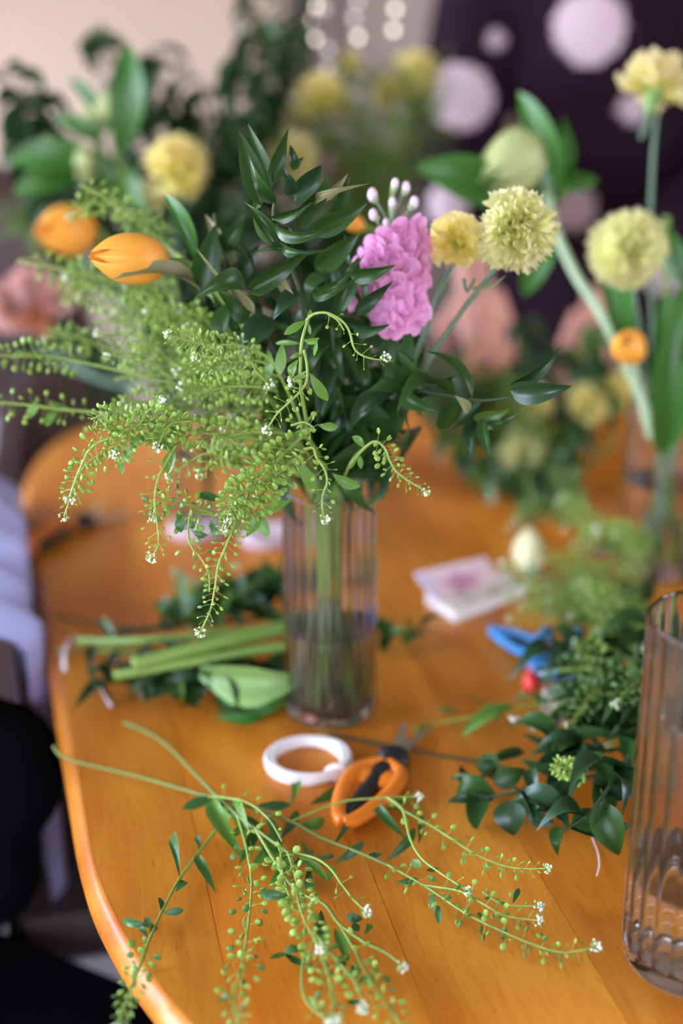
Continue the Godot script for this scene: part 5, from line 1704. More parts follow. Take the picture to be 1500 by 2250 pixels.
func right_vase_flowers() -> void:
	var gc := "carnations in the vase behind the empty one"
	carnation("lime green carnation above the round orange tulip bud", gc, P(1385, 548, 1.40), Vector3(-0.05, 0.15, 1).normalized(), 80 * 1.40 / F, M.carn_green, cat(W("1390 640 1.43; 1405 720 1.45; 1425 850 1.50"), in_vase(V3, 2.5, 0.028, 0.2)), M.blue_stem, 60)
	carnation("cream carnation turned away at the top of the tallest stem beside the patterned dress", gc, P(1447, 168, 1.46), Vector3(0.25, 0.75, -0.35).normalized(), 70 * 1.46 / F, M.carn_cream, cat(W("1440 250 1.46; 1434 350 1.47; 1428 500 1.48; 1432 700 1.50; 1440 850 1.53"), in_vase(V3, 1.2, 0.028, 0.2)), M.blue_stem, 44)
	tulip("orange tulip bud seen end on above the vase behind the empty one", "orange tulips", P(1388, 776, 1.46), P(1374, 745, 1.41), M.tulip, cat(W("1395 800 1.47; 1415 880 1.5; 1435 960 1.53"), in_vase(V3, 3.4, 0.028, 0.2)), M.pale_stem, 1.08)
	var t := tulip("pale green tulip bud leaning over its broad leaves before the dark dress", "green tulips", P(1186, 316, 1.58), P(1066, 402, 1.52), M.tulip_green, PackedVector3Array(), M.pale_stem, 1.05)
	stem(t, cat(W("1186 318 1.58; 1200 400 1.56; 1215 490 1.55; 1260 595 1.53; 1320 690 1.51; 1365 780 1.51; 1410 880 1.52; 1435 960 1.53"), in_vase(V3, 3.0, 0.028, 0.2)), 0.0052, 0.0058, M.pale_stem, 9)
	for q in [["1225 440 1.56; 1142 200 1.54", 62, 14, 2], ["1222 430 1.57; 1238 250 1.58", 40, 30, 0], ["1120 450 1.56; 922 362 1.52", 96, 24, 2], ["1215 375 1.57; 1312 398 1.56", 50, 40, 2], ["1215 520 1.57; 1150 650 1.58", 56, 10, 2], ["1240 360 1.57; 1200 480 1.56", 70, 20, 0]]:
		big_leaf(t, q[0], q[1], q[2], q[3], M.tulip_leaf)
	var l := thing("tulip_leaf", "narrow tulip leaf standing up beside the lime green carnation stem", "leaf", Vector3.ZERO, "tulip leaves in the vase behind the empty one")
	big_leaf(l, "1380 800 1.5; 1312 512 1.48", 52, 10, 2, M.tulip_leaf)
	l = thing("tulip_leaf", "broad dark tulip leaf at the edge of the vase behind the empty one", "leaf", Vector3.ZERO, "tulip leaves in the vase behind the empty one")
	big_leaf(l, "1450 1000 1.52; 1515 600 1.46", 100, 10, 2, M.tulip_leaf)
	l = thing("tulip_leaf", "upright tulip leaf in the middle of the vase behind the empty one", "leaf", Vector3.ZERO, "tulip leaves in the vase behind the empty one")
	big_leaf(l, "1440 960 1.53; 1462 640 1.52", 60, 10, 2, M.tulip_leaf)
	l = thing("tulip_leaf", "tulip leaf bending out beside the dark dress", "leaf", Vector3.ZERO, "tulip leaves in the vase behind the empty one")
	big_leaf(l, "1490 620 1.5; 1460 490 1.5", 50, 20, 0, M.tulip_leaf)
	for q in [["pale stem standing in the vase behind the empty one, at its near side", 2.0, 0.006, M.pale_stem], ["green stem standing in the vase behind the empty one, at its far side", 5.0, 0.005, M.green_stem], ["thin pale stem leaning in the vase behind the empty one", 4.1, 0.004, M.pale_stem]]:
		var st := thing("flower_stem", q[0], "stem", Vector3.ZERO, "stems in the vase behind the empty one")
		var d := Vector3(cos(q[1]), 0, -sin(q[1]))
		stem(st, PackedVector3Array([V3 + Vector3(0, 0.016, 0) + d * 0.03, V3 + Vector3(0, 0.12, 0), V3 + Vector3(0, 0.26, 0) - d * 0.025, V3 + Vector3(0, 0.4, 0) - d * 0.05]), q[2], q[2] * 0.8, q[3], 9)
	# drops on the glass that catch the windows
	var wet := thing("water_drops", "bright water drops on the glass of the far carnation vase", "water drops")
	for k in 26:
		var a := rng.randf_range(0.9, 2.6) + PI
		var p := V3 + Vector3(cos(a) * 0.0506, rng.randf_range(0.02, 0.2), -sin(a) * 0.0506)
		var r := rng.randf_range(0.0012, 0.0024)
		var db := MB.new()
		db.ball(p, Basis().scaled(Vector3.ONE * r), 8, 10)
		put("drop", db.mesh(), M.water, wet)
	# glossy round bauble lying by that vase
	var bl := thing("glass_bauble", "clear glass ball lying by the far carnation vase", "glass ball")
	var bm := MB.new()
	bm.ball(T(1330, 1170, 0.03), Basis().scaled(Vector3.ONE * 0.03), 16, 24)
	put("ball", bm.mesh(), M.glass, bl)

# ---------------------------------------------------------------- flowers further back
func far_ruscus(label: String, s: String, o: Vector3, n: int, mats: Array, len := 0.062, wid := 0.021) -> void:
	var t := thing("ruscus_branch", label, "foliage", Vector3.ZERO, "ruscus branches at the far end of the table")
	var p := stem(t, cat(W(s), PackedVector3Array([o + Vector3(0, 0.2, 0), o + Vector3(0, 0.03, 0)])), 0.0014, 0.0024, M.bark, 5)
	leaves_along(t, p, n, 0.0, 0.72, "ruscus", len, wid, 0.75, mats, 0.0)

func fern(label: String, s: String, n: int, w: float, o: Vector3) -> void:
	var t := thing("fern_spray", label, "foliage", Vector3.ZERO, "fine fern sprays at the far end of the table")
	var p := smooth(W(s), 6)
	var st := stem(t, cat(W(s), PackedVector3Array([o + Vector3(0, 0.2, 0), o + Vector3(0, 0.03, 0)])), 0.0012, 0.0018, M.green_stem, 5)
	var m := MB.new()
	for i in n:
		var f := rng.randf()
		var b := at(p, f)
		var d := (rnd_dir() + dir_at(p, f) * -0.3).normalized()
		var e := b + d * w * rng.randf_range(0.4, 1.0)
		m.tube(PackedVector3Array([b, b.lerp(e, 0.5) + Vector3(0, w * 0.06, 0), e]), 0.0005, 0.0003, 3, Color(0.9, 0.95, 0.8), false)
		for k in 12:
			var c := b.lerp(e, rng.randf_range(0.25, 1.0))
			var u := (d + rnd_dir() * 1.3).normalized() * w * rng.randf_range(0.10, 0.2)
			m.tube(PackedVector3Array([c, c + u]), 0.0009, 0.0004, 3, Color.WHITE * rng.randf_range(0.75, 1.25), false)
	stuff(put("needles", m.mesh(), M.fern, t))

func far_flowers() -> void:
	var down4 := PackedVector3Array([V4 + Vector3(0, 0.22, 0), V4 + Vector3(0.0, 0.02, 0)])
	var down5 := PackedVector3Array([V5 + Vector3(0, 0.22, 0), V5 + Vector3(0.0, 0.02, 0)])
	var gy := "carnations at the far end of the table"
	carnation("bright yellow carnation standing above the orange tulips", gy, P(386, 355, 1.66), Vector3(-0.1, 0.85, 0.6).normalized(), 70 * 1.66 / F, M.carn_yellow, cat(W("384 480 1.68; 390 700 1.70"), down4), M.blue_stem, 34)
	carnation("small pale yellow carnation under the bright yellow one", gy, P(325, 425, 1.74), Vector3(-0.3, 0.5, 0.8).normalized(), 36 * 1.74 / F, M.carn_cream, cat(W("335 520 1.74; 380 700 1.72"), down4), M.blue_stem, 26)
	carnation("yellow carnation on the tallest stem right under the lowest glowing beads", gy, P(704, 206, 1.98), Vector3(-0.1, 0.85, 0.5).normalized(), 58 * 1.98 / F, M.carn_yellow, cat(W("690 320 1.98; 700 600 1.98"), down5), M.pale_stem, 30)
	carnation("pale green carnation behind the tip of the tall ruscus, the upper one", gy, P(612, 282, 2.02), Vector3(-0.1, 0.8, 0.6).normalized(), 56 * 2.02 / F, M.carn_green, cat(W("620 420 2.0; 680 640 2.0"), down5), M.pale_stem, 30)
	carnation("cream carnation right behind the leaves of the tall ruscus tip", gy, P(648, 348, 1.95), Vector3(0.2, 0.3, 0.9).normalized(), 58 * 1.95 / F, M.carn_cream, cat(W("660 470 1.96; 700 640 1.98"), down5), M.pale_stem, 30)
	carnation("yellow carnation beside the sleeve with the big white dot", gy, P(922, 160, 2.0), Vector3(0.5, 0.5, 0.5).normalized(), 52 * 2.0 / F, M.carn_yellow, cat(W("900 260 2.0; 800 520 1.98"), down5), M.pale_stem, 30)
	carnation("smaller yellow carnation tucked under the one beside the sleeve", gy, P(852, 196, 2.02), Vector3(-0.3, 0.5, 0.7).normalized(), 36 * 2.02 / F, M.carn_yellow, cat(W("840 300 2.0; 780 540 1.98"), down5), M.pale_stem, 26)
	carnation("small yellow bloom just below the long strand of glowing beads", gy, P(770, 136, 2.06), Vector3(0, 0.8, 0.5).normalized(), 26 * 2.06 / F, M.carn_yellow, cat(W("765 260 2.03; 760 540 1.98"), down5), M.pale_stem, 24)
	carnation("dusky pink carnation behind the stock buds", gy, P(748, 372, 2.0), Vector3(0.1, 0.3, 0.9).normalized(), 40 * 2.0 / F, M.stock, cat(W("750 480 2.0; 740 640 1.98"), down5), M.pale_stem, 28)
	carnation("pale green carnation hanging low in the far greenery", gy, P(1150, 990, 1.86), Vector3(-0.1, 0.0, 1).normalized(), 54 * 1.86 / F, M.carn_green, PackedVector3Array([T(1165, 1090, 0.03), T(1200, 1085, 0.006)]), M.green_stem, 34)
	# orange tulip, blurred
	tulip("round looking orange tulip at the far side behind the long bud", "orange tulips", P(196, 506, 1.66), P(86, 506, 1.585), M.tulip, cat(W("240 540 1.67; 330 640 1.70; 410 800 1.72"), down4), M.green_stem, 1.08)
	tulip("small orange tulip in the far greenery above the low green carnation", "orange tulips", P(1172, 966, 1.9), P(1160, 930, 1.88), M.tulip, PackedVector3Array([T(1180, 1050, 0.02), T(1190, 1060, 0.006)]), M.green_stem, 1.0)
	# a pale bud standing by itself on the far table top
	tulip("pale yellow tulip bud lying by itself on bare wood beside the pink card", "yellow tulips", T(1166, 1262, 0.006), P(1160, 1158, 1.655), M.pale_bud, PackedVector3Array(), M.green_stem, 1.05)
	# lily buds with leaves
	var i := 0
	for q in [["222 274 1.72; 246 200 1.70", 1.1], ["206 268 1.73; 192 202 1.72", 0.9], ["190 396 1.70; 182 318 1.68", 1.0], ["146 350 1.72; 92 298 1.70", 0.9]]:
		var p := W(q[0])
		tulip(["pale yellow lily bud leaning on the tall leaf", "greenish lily bud standing beside the tall leaf", "hanging cream lily bud above the round looking orange tulip", "small greenish lily bud nearest the pale wall"][i], "lily buds", p[0], p[1], M.tulip_green, cat(W("250 420 1.72; 300 520 1.72; 390 760 1.72"), down4), M.green_stem, q[1])
		i += 1
	var t := thing("lily_leaves", "tall broad lily leaf standing against the pale pink wall with lower leaves", "leaf")
	stem(t, cat(W("250 330 1.7; 290 430 1.71; 330 560 1.72"), down4), 0.003, 0.0036, M.green_stem, 8)
	for q in [["262 340 1.71; 280 92 1.68", 72, 10, 2], ["250 380 1.71; 20 350 1.68", 70, 40, 2], ["180 390 1.71; 30 420 1.68", 60, 30, 2], ["230 320 1.71; 120 260 1.70", 40, 30, 2], ["250 300 1.71; 150 170 1.72", 26, 20, 2], ["300 560 1.73; 265 340 1.71", 60, 10, 2], ["270 420 1.71; 120 330 1.71", 60, 20, 2]]:
		big_leaf(t, q[0], q[1], q[2], q[3], M.tulip_leaf)
	var dm := [M.ruscus_b, M.ruscus, M.ruscus_b]
	i = 0
	for q in ["202 62 1.95; 260 180 1.93; 330 330 1.9; 400 480 1.88", "330 110 1.92; 370 230 1.9; 410 360 1.88; 430 500 1.86", "440 170 1.95; 460 300 1.93; 470 420 1.9; 460 560 1.86", "545 -40 2.0; 560 110 1.98; 560 260 1.95; 540 420 1.92", "610 40 2.05; 600 170 2.02; 580 300 1.98; 560 450 1.94", "520 120 1.9; 520 240 1.9; 510 360 1.88; 490 520 1.86", "10 150 1.75; 40 260 1.74; 80 360 1.73; 180 520 1.72", "90 210 1.8; 100 300 1.78; 130 400 1.76; 220 560 1.73", "660 -10 2.1; 640 130 2.08; 620 260 2.04; 600 420 1.98", "400 420 1.8; 430 540 1.78; 450 660 1.76; 440 780 1.74", "520 430 1.75; 530 560 1.75; 520 680 1.74; 480 800 1.73", "640 480 1.85; 640 600 1.84; 620 720 1.82; 560 830 1.80", "760 470 1.95; 750 580 1.94; 740 700 1.93; 720 820 1.93", "280 520 1.78; 320 620 1.76; 370 720 1.75; 410 820 1.74", "250 200 1.98; 280 300 1.96; 320 400 1.93; 380 520 1.9", "390 200 2.0; 400 300 1.98; 410 400 1.95; 420 520 1.9", "470 300 1.85; 480 380 1.84; 470 460 1.82; 450 560 1.8", "580 200 2.0; 575 300 2.0; 560 400 1.97; 540 540 1.93", "820 330 2.05; 800 420 2.03; 780 520 2.0; 750 640 1.97", "200 330 1.85; 230 420 1.83; 280 500 1.8; 340 620 1.77"]:
		far_ruscus("dark ruscus branch " + ["with its tip alone against the pale pink wall", "behind the bright yellow carnation", "rising between the yellow carnation and the tall ruscus", "rising highest before the pale pink wall", "leaning along the edge of the door frame", "filling the gap beneath the highest branch", "at the frame side of the lily buds", "just behind the lily buds", "crossing the dark door frame", "beneath the bright yellow carnation", "behind the top of the tall ruscus", "behind the stem of the tall ruscus", "behind the pink stock", "behind the round looking orange tulip", "behind the tall broad lily leaf", "straight above the bright yellow carnation", "between the bright yellow carnation and the tall ruscus leaves", "below the highest branch before the pale pink wall", "among the bright ferns", "between the tall lily leaf and the bright yellow carnation"][i], q, V5 if i in [3, 4, 8, 11, 12, 17, 18] else V4, 40, dm)
		i += 1
	fern("bright fine fern spray before the dark dress", "930 190 2.0; 890 300 1.98; 840 420 1.96; 790 560 1.95", 150, 0.085, V5)
	fern("bright fine fern spray under the yellow carnations", "800 190 2.0; 800 290 1.98; 790 400 1.96; 770 540 1.95", 150, 0.085, V5)
	fern("fine fern spray among the pale green carnations", "690 260 2.02; 710 360 2.0; 720 460 1.98; 730 580 1.96", 110, 0.08, V5)
	fern("fine fern spray beside the long orange bud", "60 470 1.78; 150 520 1.76; 260 570 1.74; 370 660 1.73", 110, 0.08, V4)
	# pink blossoms and a white one further back
	var vase6 := T(80, 905, 0.0)
	i = 0
	for q in [[18, 668, 58, "pink"], [72, 625, 52, "pink"], [118, 640, 50, "pink"], [75, 690, 44, "peach"], [290, 640, 36, "peach"]]:
		carnation("dusty pink carnation " + ["cut by the frame edge", "at the top of the pink cluster", "beside the dark greenery in the pink cluster", "lowest in the pink cluster", "alone behind the long orange bud"][i], "pink carnations", P(q[0], q[1], 1.92), Vector3(0, 0.4, 0.9).normalized(), q[2] * 1.92 / F, M[q[3]], cat(PackedVector3Array([P(q[0] * 0.5 + 110, 790, 1.90), P(300, 850, 1.83)]), down4), M.blue_stem, 24)
		i += 1
	carnation("white carnation behind the long orange bud", "white carnations", P(325, 650, 1.85), Vector3(0, 0.4, 0.9).normalized(), 50 * 1.85 / F, M.white_petal, cat(W("350 760 1.83; 390 860 1.8"), down4), M.blue_stem, 30)
	carnation("second white carnation beneath the first one", "white carnations", P(372, 708, 1.82), Vector3(0.2, 0.3, 0.9).normalized(), 44 * 1.82 / F, M.white_petal, cat(W("385 790 1.82; 400 860 1.8"), down4), M.blue_stem, 30)
	far_ruscus("dark ruscus branch under the pink cluster", "40 740 1.95; 110 770 1.95; 180 800 1.93; 260 840 1.9", V4, 26, dm)
	# low greenery at the far end, by the hands
	i = 0
	for q in ["1010 860 1.9; 1060 920 1.9; 1120 980 1.9; 1180 1040 1.9", "1330 800 1.85; 1300 880 1.86; 1260 960 1.87; 1220 1040 1.88", "1080 800 1.95; 1110 880 1.93; 1140 960 1.9; 1180 1040 1.88", "1240 760 1.95; 1230 850 1.93; 1220 940 1.9; 1210 1040 1.88", "960 820 1.85; 980 900 1.86; 1020 980 1.87; 1100 1050 1.88", "1340 700 1.9; 1310 790 1.9; 1270 880 1.9; 1220 1000 1.9", "1160 700 1.95; 1170 800 1.94; 1180 900 1.92; 1190 1010 1.9"]:
		var tt := thing("ruscus_branch", "dark leafy branch lying at the far end " + ["towards the stock side", "behind the round orange bud", "under the nearer hand", "between the two hands", "just past the middle bouquet", "rising to the further hand", "rising beside the nearer hand"][i], "foliage", Vector3.ZERO, "ruscus branches at the far end of the table")
		var p := stem(tt, cat(W(q), PackedVector3Array([T(1200, 1060, 0.02)])), 0.0014, 0.002, M.bark, 5)
		leaves_along(tt, p, 40, 0.0, 1.0, "ruscus", 0.055, 0.018, 0.9, [M.ruscus, M.ruscus_b, M.ruscus_c], 0.1)
		i += 1
	i = 0
	for q in ["1000 800 1.9; 1050 880 1.9; 1120 960 1.9; 1180 1030 1.9", "1290 850 1.9; 1270 920 1.9; 1240 990 1.9; 1210 1040 1.9", "1120 860 1.86; 1150 920 1.86; 1180 980 1.86; 1200 1040 1.88", "930 830 1.9; 980 880 1.9; 1060 960 1.9; 1140 1040 1.9"]:
		var tt := thing("fern_spray", "fine fern cutting at the far end " + ["before the hand nearest the stock", "below the yellow blooms", "in front of the low green carnation", "beside the middle bouquet"][i], "foliage", Vector3.ZERO, "fine fern cuttings at the far end of the table")
		var p := smooth(W(q), 6)
		stem(tt, cat(W(q), PackedVector3Array([T(1200, 1062, 0.01)])), 0.0012, 0.0016, M.green_stem, 5)
		var m := MB.new()
		for n in 110:
			var b := at(p, rng.randf())
			var e := b + rnd_dir() * 0.06 * rng.randf_range(0.4, 1.0)
			m.tube(PackedVector3Array([b, e]), 0.0005, 0.0003, 3, Color.WHITE, false)
			for k in 10:
				var c := b.lerp(e, rng.randf_range(0.2, 1.0))
				m.tube(PackedVector3Array([c, c + rnd_dir() * 0.011]), 0.0009, 0.0004, 3, Color.WHITE * rng.randf_range(0.7, 1.2), false)
		stuff(put("needles", m.mesh(), M.fern, tt))
		i += 1
	i = 0
	for q in [[1298, 880, 52], [1372, 850, 44], [1175, 880, 40]]:
		carnation("yellow bloom at the far end " + ["drooping just beyond the ruscus tip", "right behind the stem of the round orange bud", "half hidden by the glossy ruscus leaf"][i], gy, P(q[0], q[1], 1.85), Vector3([-0.2, 0.3, 0.0][i], 0.5, 0.8).normalized(), q[2] * 1.85 / F, M.carn_yellow, PackedVector3Array([P(q[0] - 30, 980, 1.88), T(1220, 1060, 0.01)]), M.green_stem, 26)
		i += 1

# ---------------------------------------------------------------- what stands beside the table
func left_side() -> void:
	var turn := Basis(Vector3.UP, deg_to_rad(-30.0))
	var ch := thing("dining_chair", "black upholstered dining chair at the rounded near end of the table", "chair", Vector3(-0.445, 0, -1.075))
	ch.basis = turn
	var seat := MB.new()
	seat.box(Vector3(0, 0.435, 0), Vector3(0.416, 0.075, 0.42), Basis(), 0.03)
	put("seat", seat.mesh(), M.black_cloth, ch)
	for q in [[-0.18, -0.18], [0.18, -0.18], [-0.18, 0.18], [0.18, 0.18]]:
		var lg := MB.new()
		lg.tube(PackedVector3Array([Vector3(q[0], 0, q[1]), Vector3(q[0], 0.41, q[1])]), 0.014, 0.018, 10)
		put("leg", lg.mesh(), M.black, ch)
	var back := MB.new()
	back.box(Vector3(-0.20, 0.70, 0), Vector3(0.045, 0.46, 0.42), Basis(Vector3.BACK, 0.10), 0.02)
	put("backrest", back.mesh(), M.black_cloth, ch)
	# the next chair, pushed in, under a jacket
	var ch2 := thing("dining_chair", "dining chair pushed in at the long rim of the table under the pale blue jacket", "chair", Vector3(-0.20, 0, -1.50))
	ch2.basis = Basis(Vector3.UP, deg_to_rad(15.0))
	var s2 := MB.new()
	s2.box(Vector3(0.0, 0.435, 0), Vector3(0.42, 0.06, 0.44), Basis(), 0.02)
	put("seat", s2.mesh(), M.brown_frame, ch2)
	for q in [[-0.18, -0.19], [0.18, -0.19], [-0.18, 0.19], [0.18, 0.19]]:
		var lg := MB.new()
		lg.tube(PackedVector3Array([Vector3(q[0], 0, q[1]), Vector3(q[0], 0.41, q[1])]), 0.014, 0.018, 10)
		put("leg", lg.mesh(), M.brown_frame, ch2)
	var b2 := MB.new()
	b2.box(Vector3(-0.225, 0.60, 0), Vector3(0.03, 0.30, 0.42), Basis(), 0.012)
	put("backrest", b2.mesh(), M.brown_frame, ch2)
	var jk := thing("jacket", "pale lavender blue jacket hanging over the chair back beside the table rim", "jacket", Vector3(-0.20, 0, -1.50))
	jk.basis = ch2.basis
	jk.position.z -= 0.06
	var m := MB.new()
	var nu := 44
	var nv := 30
	for i in nu + 1:
		for k in nv + 1:
			var u := float(i) / nu
			var v := float(k) / nv - 0.5
			var top := 0.785 + 0.02 * cos(v * 5.0)
			var p := Vector3()
			if u < 0.42:
				p = Vector3(-0.275 - 0.02 * (0.42 - u), lerpf(0.40, top, u / 0.42), 0)
			elif u < 0.58:
				var a := (u - 0.42) / 0.16 * PI
				p = Vector3(-0.225 - cos(a) * 0.05, top + sin(a) * 0.03, 0)
			else:
				p = Vector3(-0.175 + 0.01 * (u - 0.58), lerpf(top, 0.40, (u - 0.58) / 0.42), 0)
			p.z = v * 0.50
			var fold := 0.008 * sin(v * 40.0 + u * 5.0) + 0.006 * sin(v * 17.0 + 1.0)
			p += Vector3(fold * signf(u - 0.5), fold * 0.4, 0)
			m.vert(p, Color.WHITE, Vector2(u, v))
	var cnt := m.v.size()
	for i in cnt:
		m.vert(m.v[i] + Vector3(0, -0.004, 0.0))
	for i in nu:
		for k in nv:
			var a := i * (nv + 1) + k
			m.quad(a, a + 1, a + nv + 2, a + nv + 1)
			m.quad(cnt + a, cnt + a + nv + 1, cnt + a + nv + 2, cnt + a + 1)
	put("cloth", m.mesh(), M.jacket, jk)
	var bag := thing("shoulder_bag", "black soft shoulder bag standing on the black chair below the jacket", "bag")
	var bb := body([[P(-60, 1640, 1.40), P(10, 1650, 1.40), 0.055, 0.05], [P(-60, 1800, 1.40), P(30, 1740, 1.38), 0.06, 0.045], [P(-70, 1950, 1.42), P(0, 1930, 1.40), 0.05, 0.04]], 0.014, 0.04)
	put("bag_body", bb.mesh(), M.black_cloth, bag)
	var st := MB.new()
	st.tube(smooth(PackedVector3Array([P(40, 1590, 1.40), P(92, 1650, 1.42), P(80, 1730, 1.42), P(30, 1800, 1.42), P(20, 1900, 1.42), P(60, 1925, 1.42)]), 6), 0.010, 0.010, 8, Color.WHITE, true, 0.5)
	put("strap", st.mesh(), M.navy, bag)
	# dark armchair at the far end
	var ac := thing("armchair", "dark brown leather armchair beyond the far rim of the table", "armchair", Vector3(-0.93, 0, -2.62))
	for q in [["seat", Vector3(0, 0.3, 0), Vector3(0.66, 0.3, 0.7)], ["backrest", Vector3(0, 0.68, -0.32), Vector3(0.8, 0.75, 0.2)], ["arm", Vector3(-0.38, 0.42, 0.0), Vector3(0.16, 0.62, 0.8)], ["arm", Vector3(0.38, 0.42, 0.0), Vector3(0.16, 0.62, 0.8)]]:
		var pm := MB.new()
		pm.box(q[1], q[2], Basis(), 0.06)
		put(q[0], pm.mesh(), M.leather, ac)
	for q in [[-0.34, -0.3], [0.34, -0.3], [-0.34, 0.3], [0.34, 0.3]]:
		var pm := MB.new()
		pm.tube(PackedVector3Array([Vector3(q[0], 0, q[1]), Vector3(q[0], 0.16, q[1])]), 0.02, 0.026, 10)
		put("foot", pm.mesh(), M.brown_frame, ac)

# ---------------------------------------------------------------- the person at the far end
func person() -> void:
	var o := Vector3(0.43, 0, -2.53)
	var t := thing("person", "person in a dark plum dress with big pale dots, arranging flowers with both hands", "person", o)
	var hr := P(1060, 690, 2.06) - o       # hand on the image's stock side
	var hl := P(1296, 738, 2.10) - o
	var sk := []
	# body under the dress, head and limbs in one surface
	var sr := Vector3(-0.20, 1.36, 0.0)
	var slh := Vector3(0.175, 1.36, 0.0)
	var er := Vector3(-0.245, 1.10, 0.08)
	var el := Vector3(0.27, 1.10, 0.12)
	var wr := hr + Vector3(-0.02, 0.08, -0.045)
	var wl := hl + Vector3(0.03, 0.09, -0.05)
	var skin := body([[Vector3(0, 1.40, 0), Vector3(0, 1.50, 0.01), 0.055, 0.05], [Vector3(0, 1.60, 0.015), Vector3(0, 1.66, 0.0), 0.078, 0.088], [Vector3(0, 1.545, 0.05), Vector3(0, 1.57, 0.05), 0.045, 0.05], [Vector3(0, 1.60, 0.095), Vector3(0, 1.575, 0.108), 0.010, 0.014], [Vector3(-0.082, 1.60, 0.0), Vector3(-0.086, 1.62, -0.005), 0.012, 0.014], [Vector3(0.082, 1.60, 0.0), Vector3(0.086, 1.62, -0.005), 0.012, 0.014],
		[Vector3(0, 1.30, 0), Vector3(0, 1.05, 0), 0.11, 0.10], [Vector3(-0.1, 1.33, 0), Vector3(0.1, 1.33, 0), 0.07, 0.07], [sr, er, 0.045, 0.036], [slh, el, 0.045, 0.036], [er, wr, 0.034, 0.024], [el, wl, 0.034, 0.024], [wr, hr, 0.024, 0.026], [wl, hl, 0.024, 0.026],
		[Vector3(-0.08, 0.95, 0), Vector3(-0.09, 0.5, 0.01), 0.085, 0.055], [Vector3(0.08, 0.95, 0), Vector3(0.09, 0.5, 0.01), 0.085, 0.055], [Vector3(-0.09, 0.5, 0.01), Vector3(-0.09, 0.09, -0.01), 0.052, 0.036], [Vector3(0.09, 0.5, 0.01), Vector3(0.09, 0.09, -0.01), 0.052, 0.036], [Vector3(-0.09, 0.05, -0.02), Vector3(-0.10, 0.035, 0.14), 0.04, 0.034], [Vector3(0.09, 0.05, -0.02), Vector3(0.10, 0.035, 0.14), 0.04, 0.034]], 0.012, 0.022)
	# hands with five fingers, finer
	for h in [[wr, hr, 1.0], [wl, hl, -1.0]]:
		var w: Vector3 = h[0]
		var p: Vector3 = h[1]
		var sg: float = h[2]
		var f := (p - w).normalized()
		var side := f.cross(Vector3(0, 0.35, 0.94)).normalized() * sg
		var nrm := side.cross(f).normalized() * sg
		var caps := [[w, w.lerp(p, 0.4), 0.027, 0.026], [p - f * 0.02 + side * 0.018, p + f * 0.03 + side * 0.026, 0.017, 0.013], [p - f * 0.02, p + f * 0.034 + side * 0.008, 0.018, 0.013], [p - f * 0.02 - side * 0.012, p + f * 0.032 - side * 0.012, 0.018, 0.013], [p - f * 0.02 - side * 0.022, p + f * 0.026 - side * 0.030, 0.016, 0.012]]
		var lens := [0.040, 0.045, 0.041, 0.032]
		for k in 4:
			var base: Vector3 = p + f * [0.03, 0.034, 0.032, 0.026][k] + side * [0.027, 0.009, -0.011, -0.029][k]
			var mid: Vector3 = base + (f * 0.82 + nrm * -0.45).normalized() * lens[k]
			var tip: Vector3 = mid + (f * 0.35 + nrm * -0.9).normalized() * lens[k] * 0.8
			caps.append([base, mid, 0.0095, 0.0088])
			caps.append([mid, tip, 0.0088, 0.0072])
		var tb := p - f * 0.022 + side * 0.028
		var tm := tb + (f * 0.55 + side * 0.75 - nrm * 0.35).normalized() * 0.042
		caps.append([w.lerp(p, 0.45), tb, 0.018, 0.014])
		caps.append([tb, tm, 0.0125, 0.0105])
		caps.append([tm, tm + (f * 0.85 - nrm * 0.5).normalized() * 0.03, 0.0105, 0.0078])
		skin.add(body(caps, 0.004, 0.006), Transform3D())
	put("body", skin.mesh(), M.skin, t)
	# dress with big pale dots
	var dots := []
	var pale := Color(0.70, 0.60, 0.63)
	for q in [[1296, 62, 0.060, 0.12], [1012, 212, 0.056, 0.13], [1256, 455, 0.044, 0.13], [1392, 238, 0.026, 0.12], [1092, 85, 0.018, 0.1], [1462, 600, 0.040, 0.13], [985, 452, 0.034, 0.14], [1420, -120, 0.055, 0.12], [1150, -140, 0.055, 0.12]]:
		# the dot sits where that line of sight meets the front of the body, some 2.25 m away
		dots.append([P(q[0], q[1], 2.25) - o, q[2], pale, (P(q[0], q[1], 2.25) - eye).normalized()])
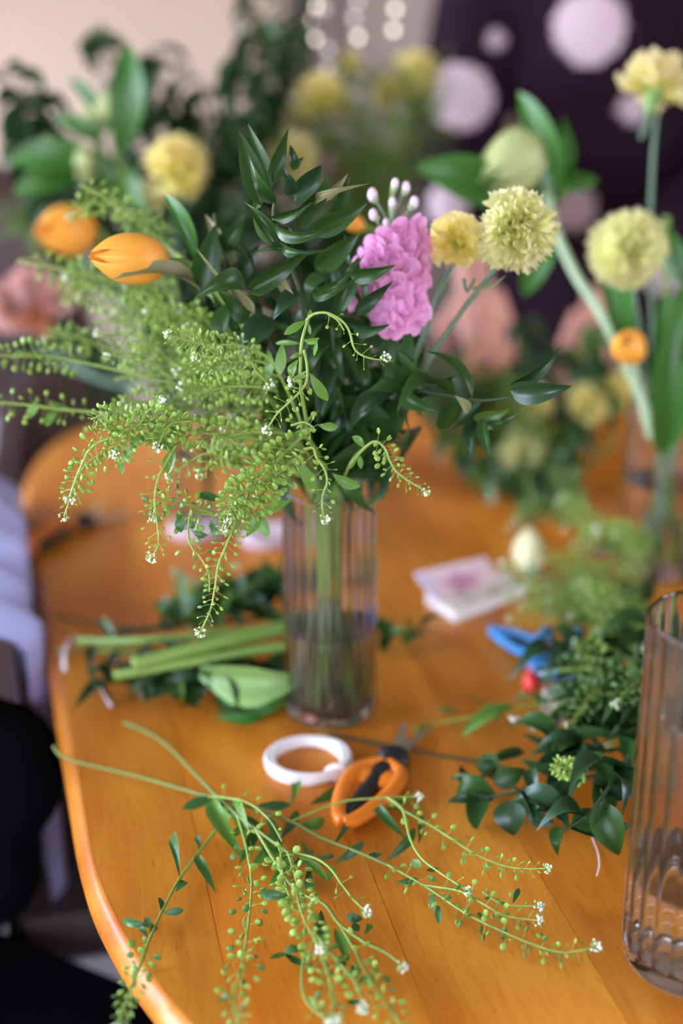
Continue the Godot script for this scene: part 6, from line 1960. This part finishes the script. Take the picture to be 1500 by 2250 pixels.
	var dress := body([[Vector3(-0.10, 1.36, 0.0), Vector3(0.10, 1.36, 0.0), 0.085, 0.085], [Vector3(0, 1.30, 0.01), Vector3(0, 1.05, 0.0), 0.135, 0.12], [Vector3(-0.07, 1.25, 0.055), Vector3(0.07, 1.25, 0.055), 0.08, 0.08], [Vector3(-0.06, 1.0, 0), Vector3(0.06, 1.0, 0), 0.125, 0.125], [Vector3(-0.09, 0.95, 0), Vector3(-0.10, 0.42, 0), 0.125, 0.15], [Vector3(0.09, 0.95, 0), Vector3(0.10, 0.42, 0), 0.125, 0.15], [Vector3(0, 0.95, 0.02), Vector3(0, 0.42, 0.02), 0.13, 0.16], [Vector3(0.06, 1.2, 0.0), Vector3(0.12, 0.95, 0.0), 0.13, 0.14],
		[sr + Vector3(0, 0, 0), er, 0.075, 0.082], [slh, el, 0.075, 0.082], [er, er.lerp(wr, 0.7), 0.08, 0.052], [el, el.lerp(wl, 1.0), 0.08, 0.048]], 0.009, 0.03, dots, c8(34, 19, 30).srgb_to_linear())
	# the printed dots are cut from the same surface
	var plain := MB.new()
	var spots := MB.new()
	for i in range(0, dress.ix.size(), 3):
		var to := spots if dress.c[dress.ix[i]].r > 0.3 and dress.c[dress.ix[i + 1]].r > 0.3 else plain
		for k in 3:
			to.ix.append(dress.ix[i + k])
	plain.v = dress.v
	plain.c = dress.c
	plain.uv = dress.uv
	spots.v = dress.v
	spots.c = dress.c
	spots.uv = dress.uv
	var dr := put("dress", plain.mesh(), M.dress, t)
	put("printed_dots", spots.mesh(), M.dress_dot, dr)
	var hair := body([[Vector3(0, 1.69, -0.02), Vector3(0, 1.62, -0.05), 0.09, 0.088], [Vector3(-0.07, 1.63, -0.02), Vector3(-0.085, 1.47, -0.03), 0.035, 0.04], [Vector3(0.07, 1.63, -0.02), Vector3(0.085, 1.47, -0.03), 0.035, 0.04], [Vector3(0, 1.58, -0.07), Vector3(0, 1.42, -0.08), 0.07, 0.06]], 0.012, 0.02)
	put("hair", hair.mesh(), M.hair, t)
	for s in [-1, 1]:
		var ey := MB.new()
		ey.ball(Vector3(s * 0.031, 1.615, 0.083), Basis().scaled(Vector3(0.012, 0.008, 0.008)), 6, 10)
		put("eye", ey.mesh(), M.black, t)
	var lip := MB.new()
	lip.ball(Vector3(0, 1.548, 0.097), Basis().scaled(Vector3(0.022, 0.007, 0.008)), 6, 10)
	put("mouth", lip.mesh(), M.lips, t)
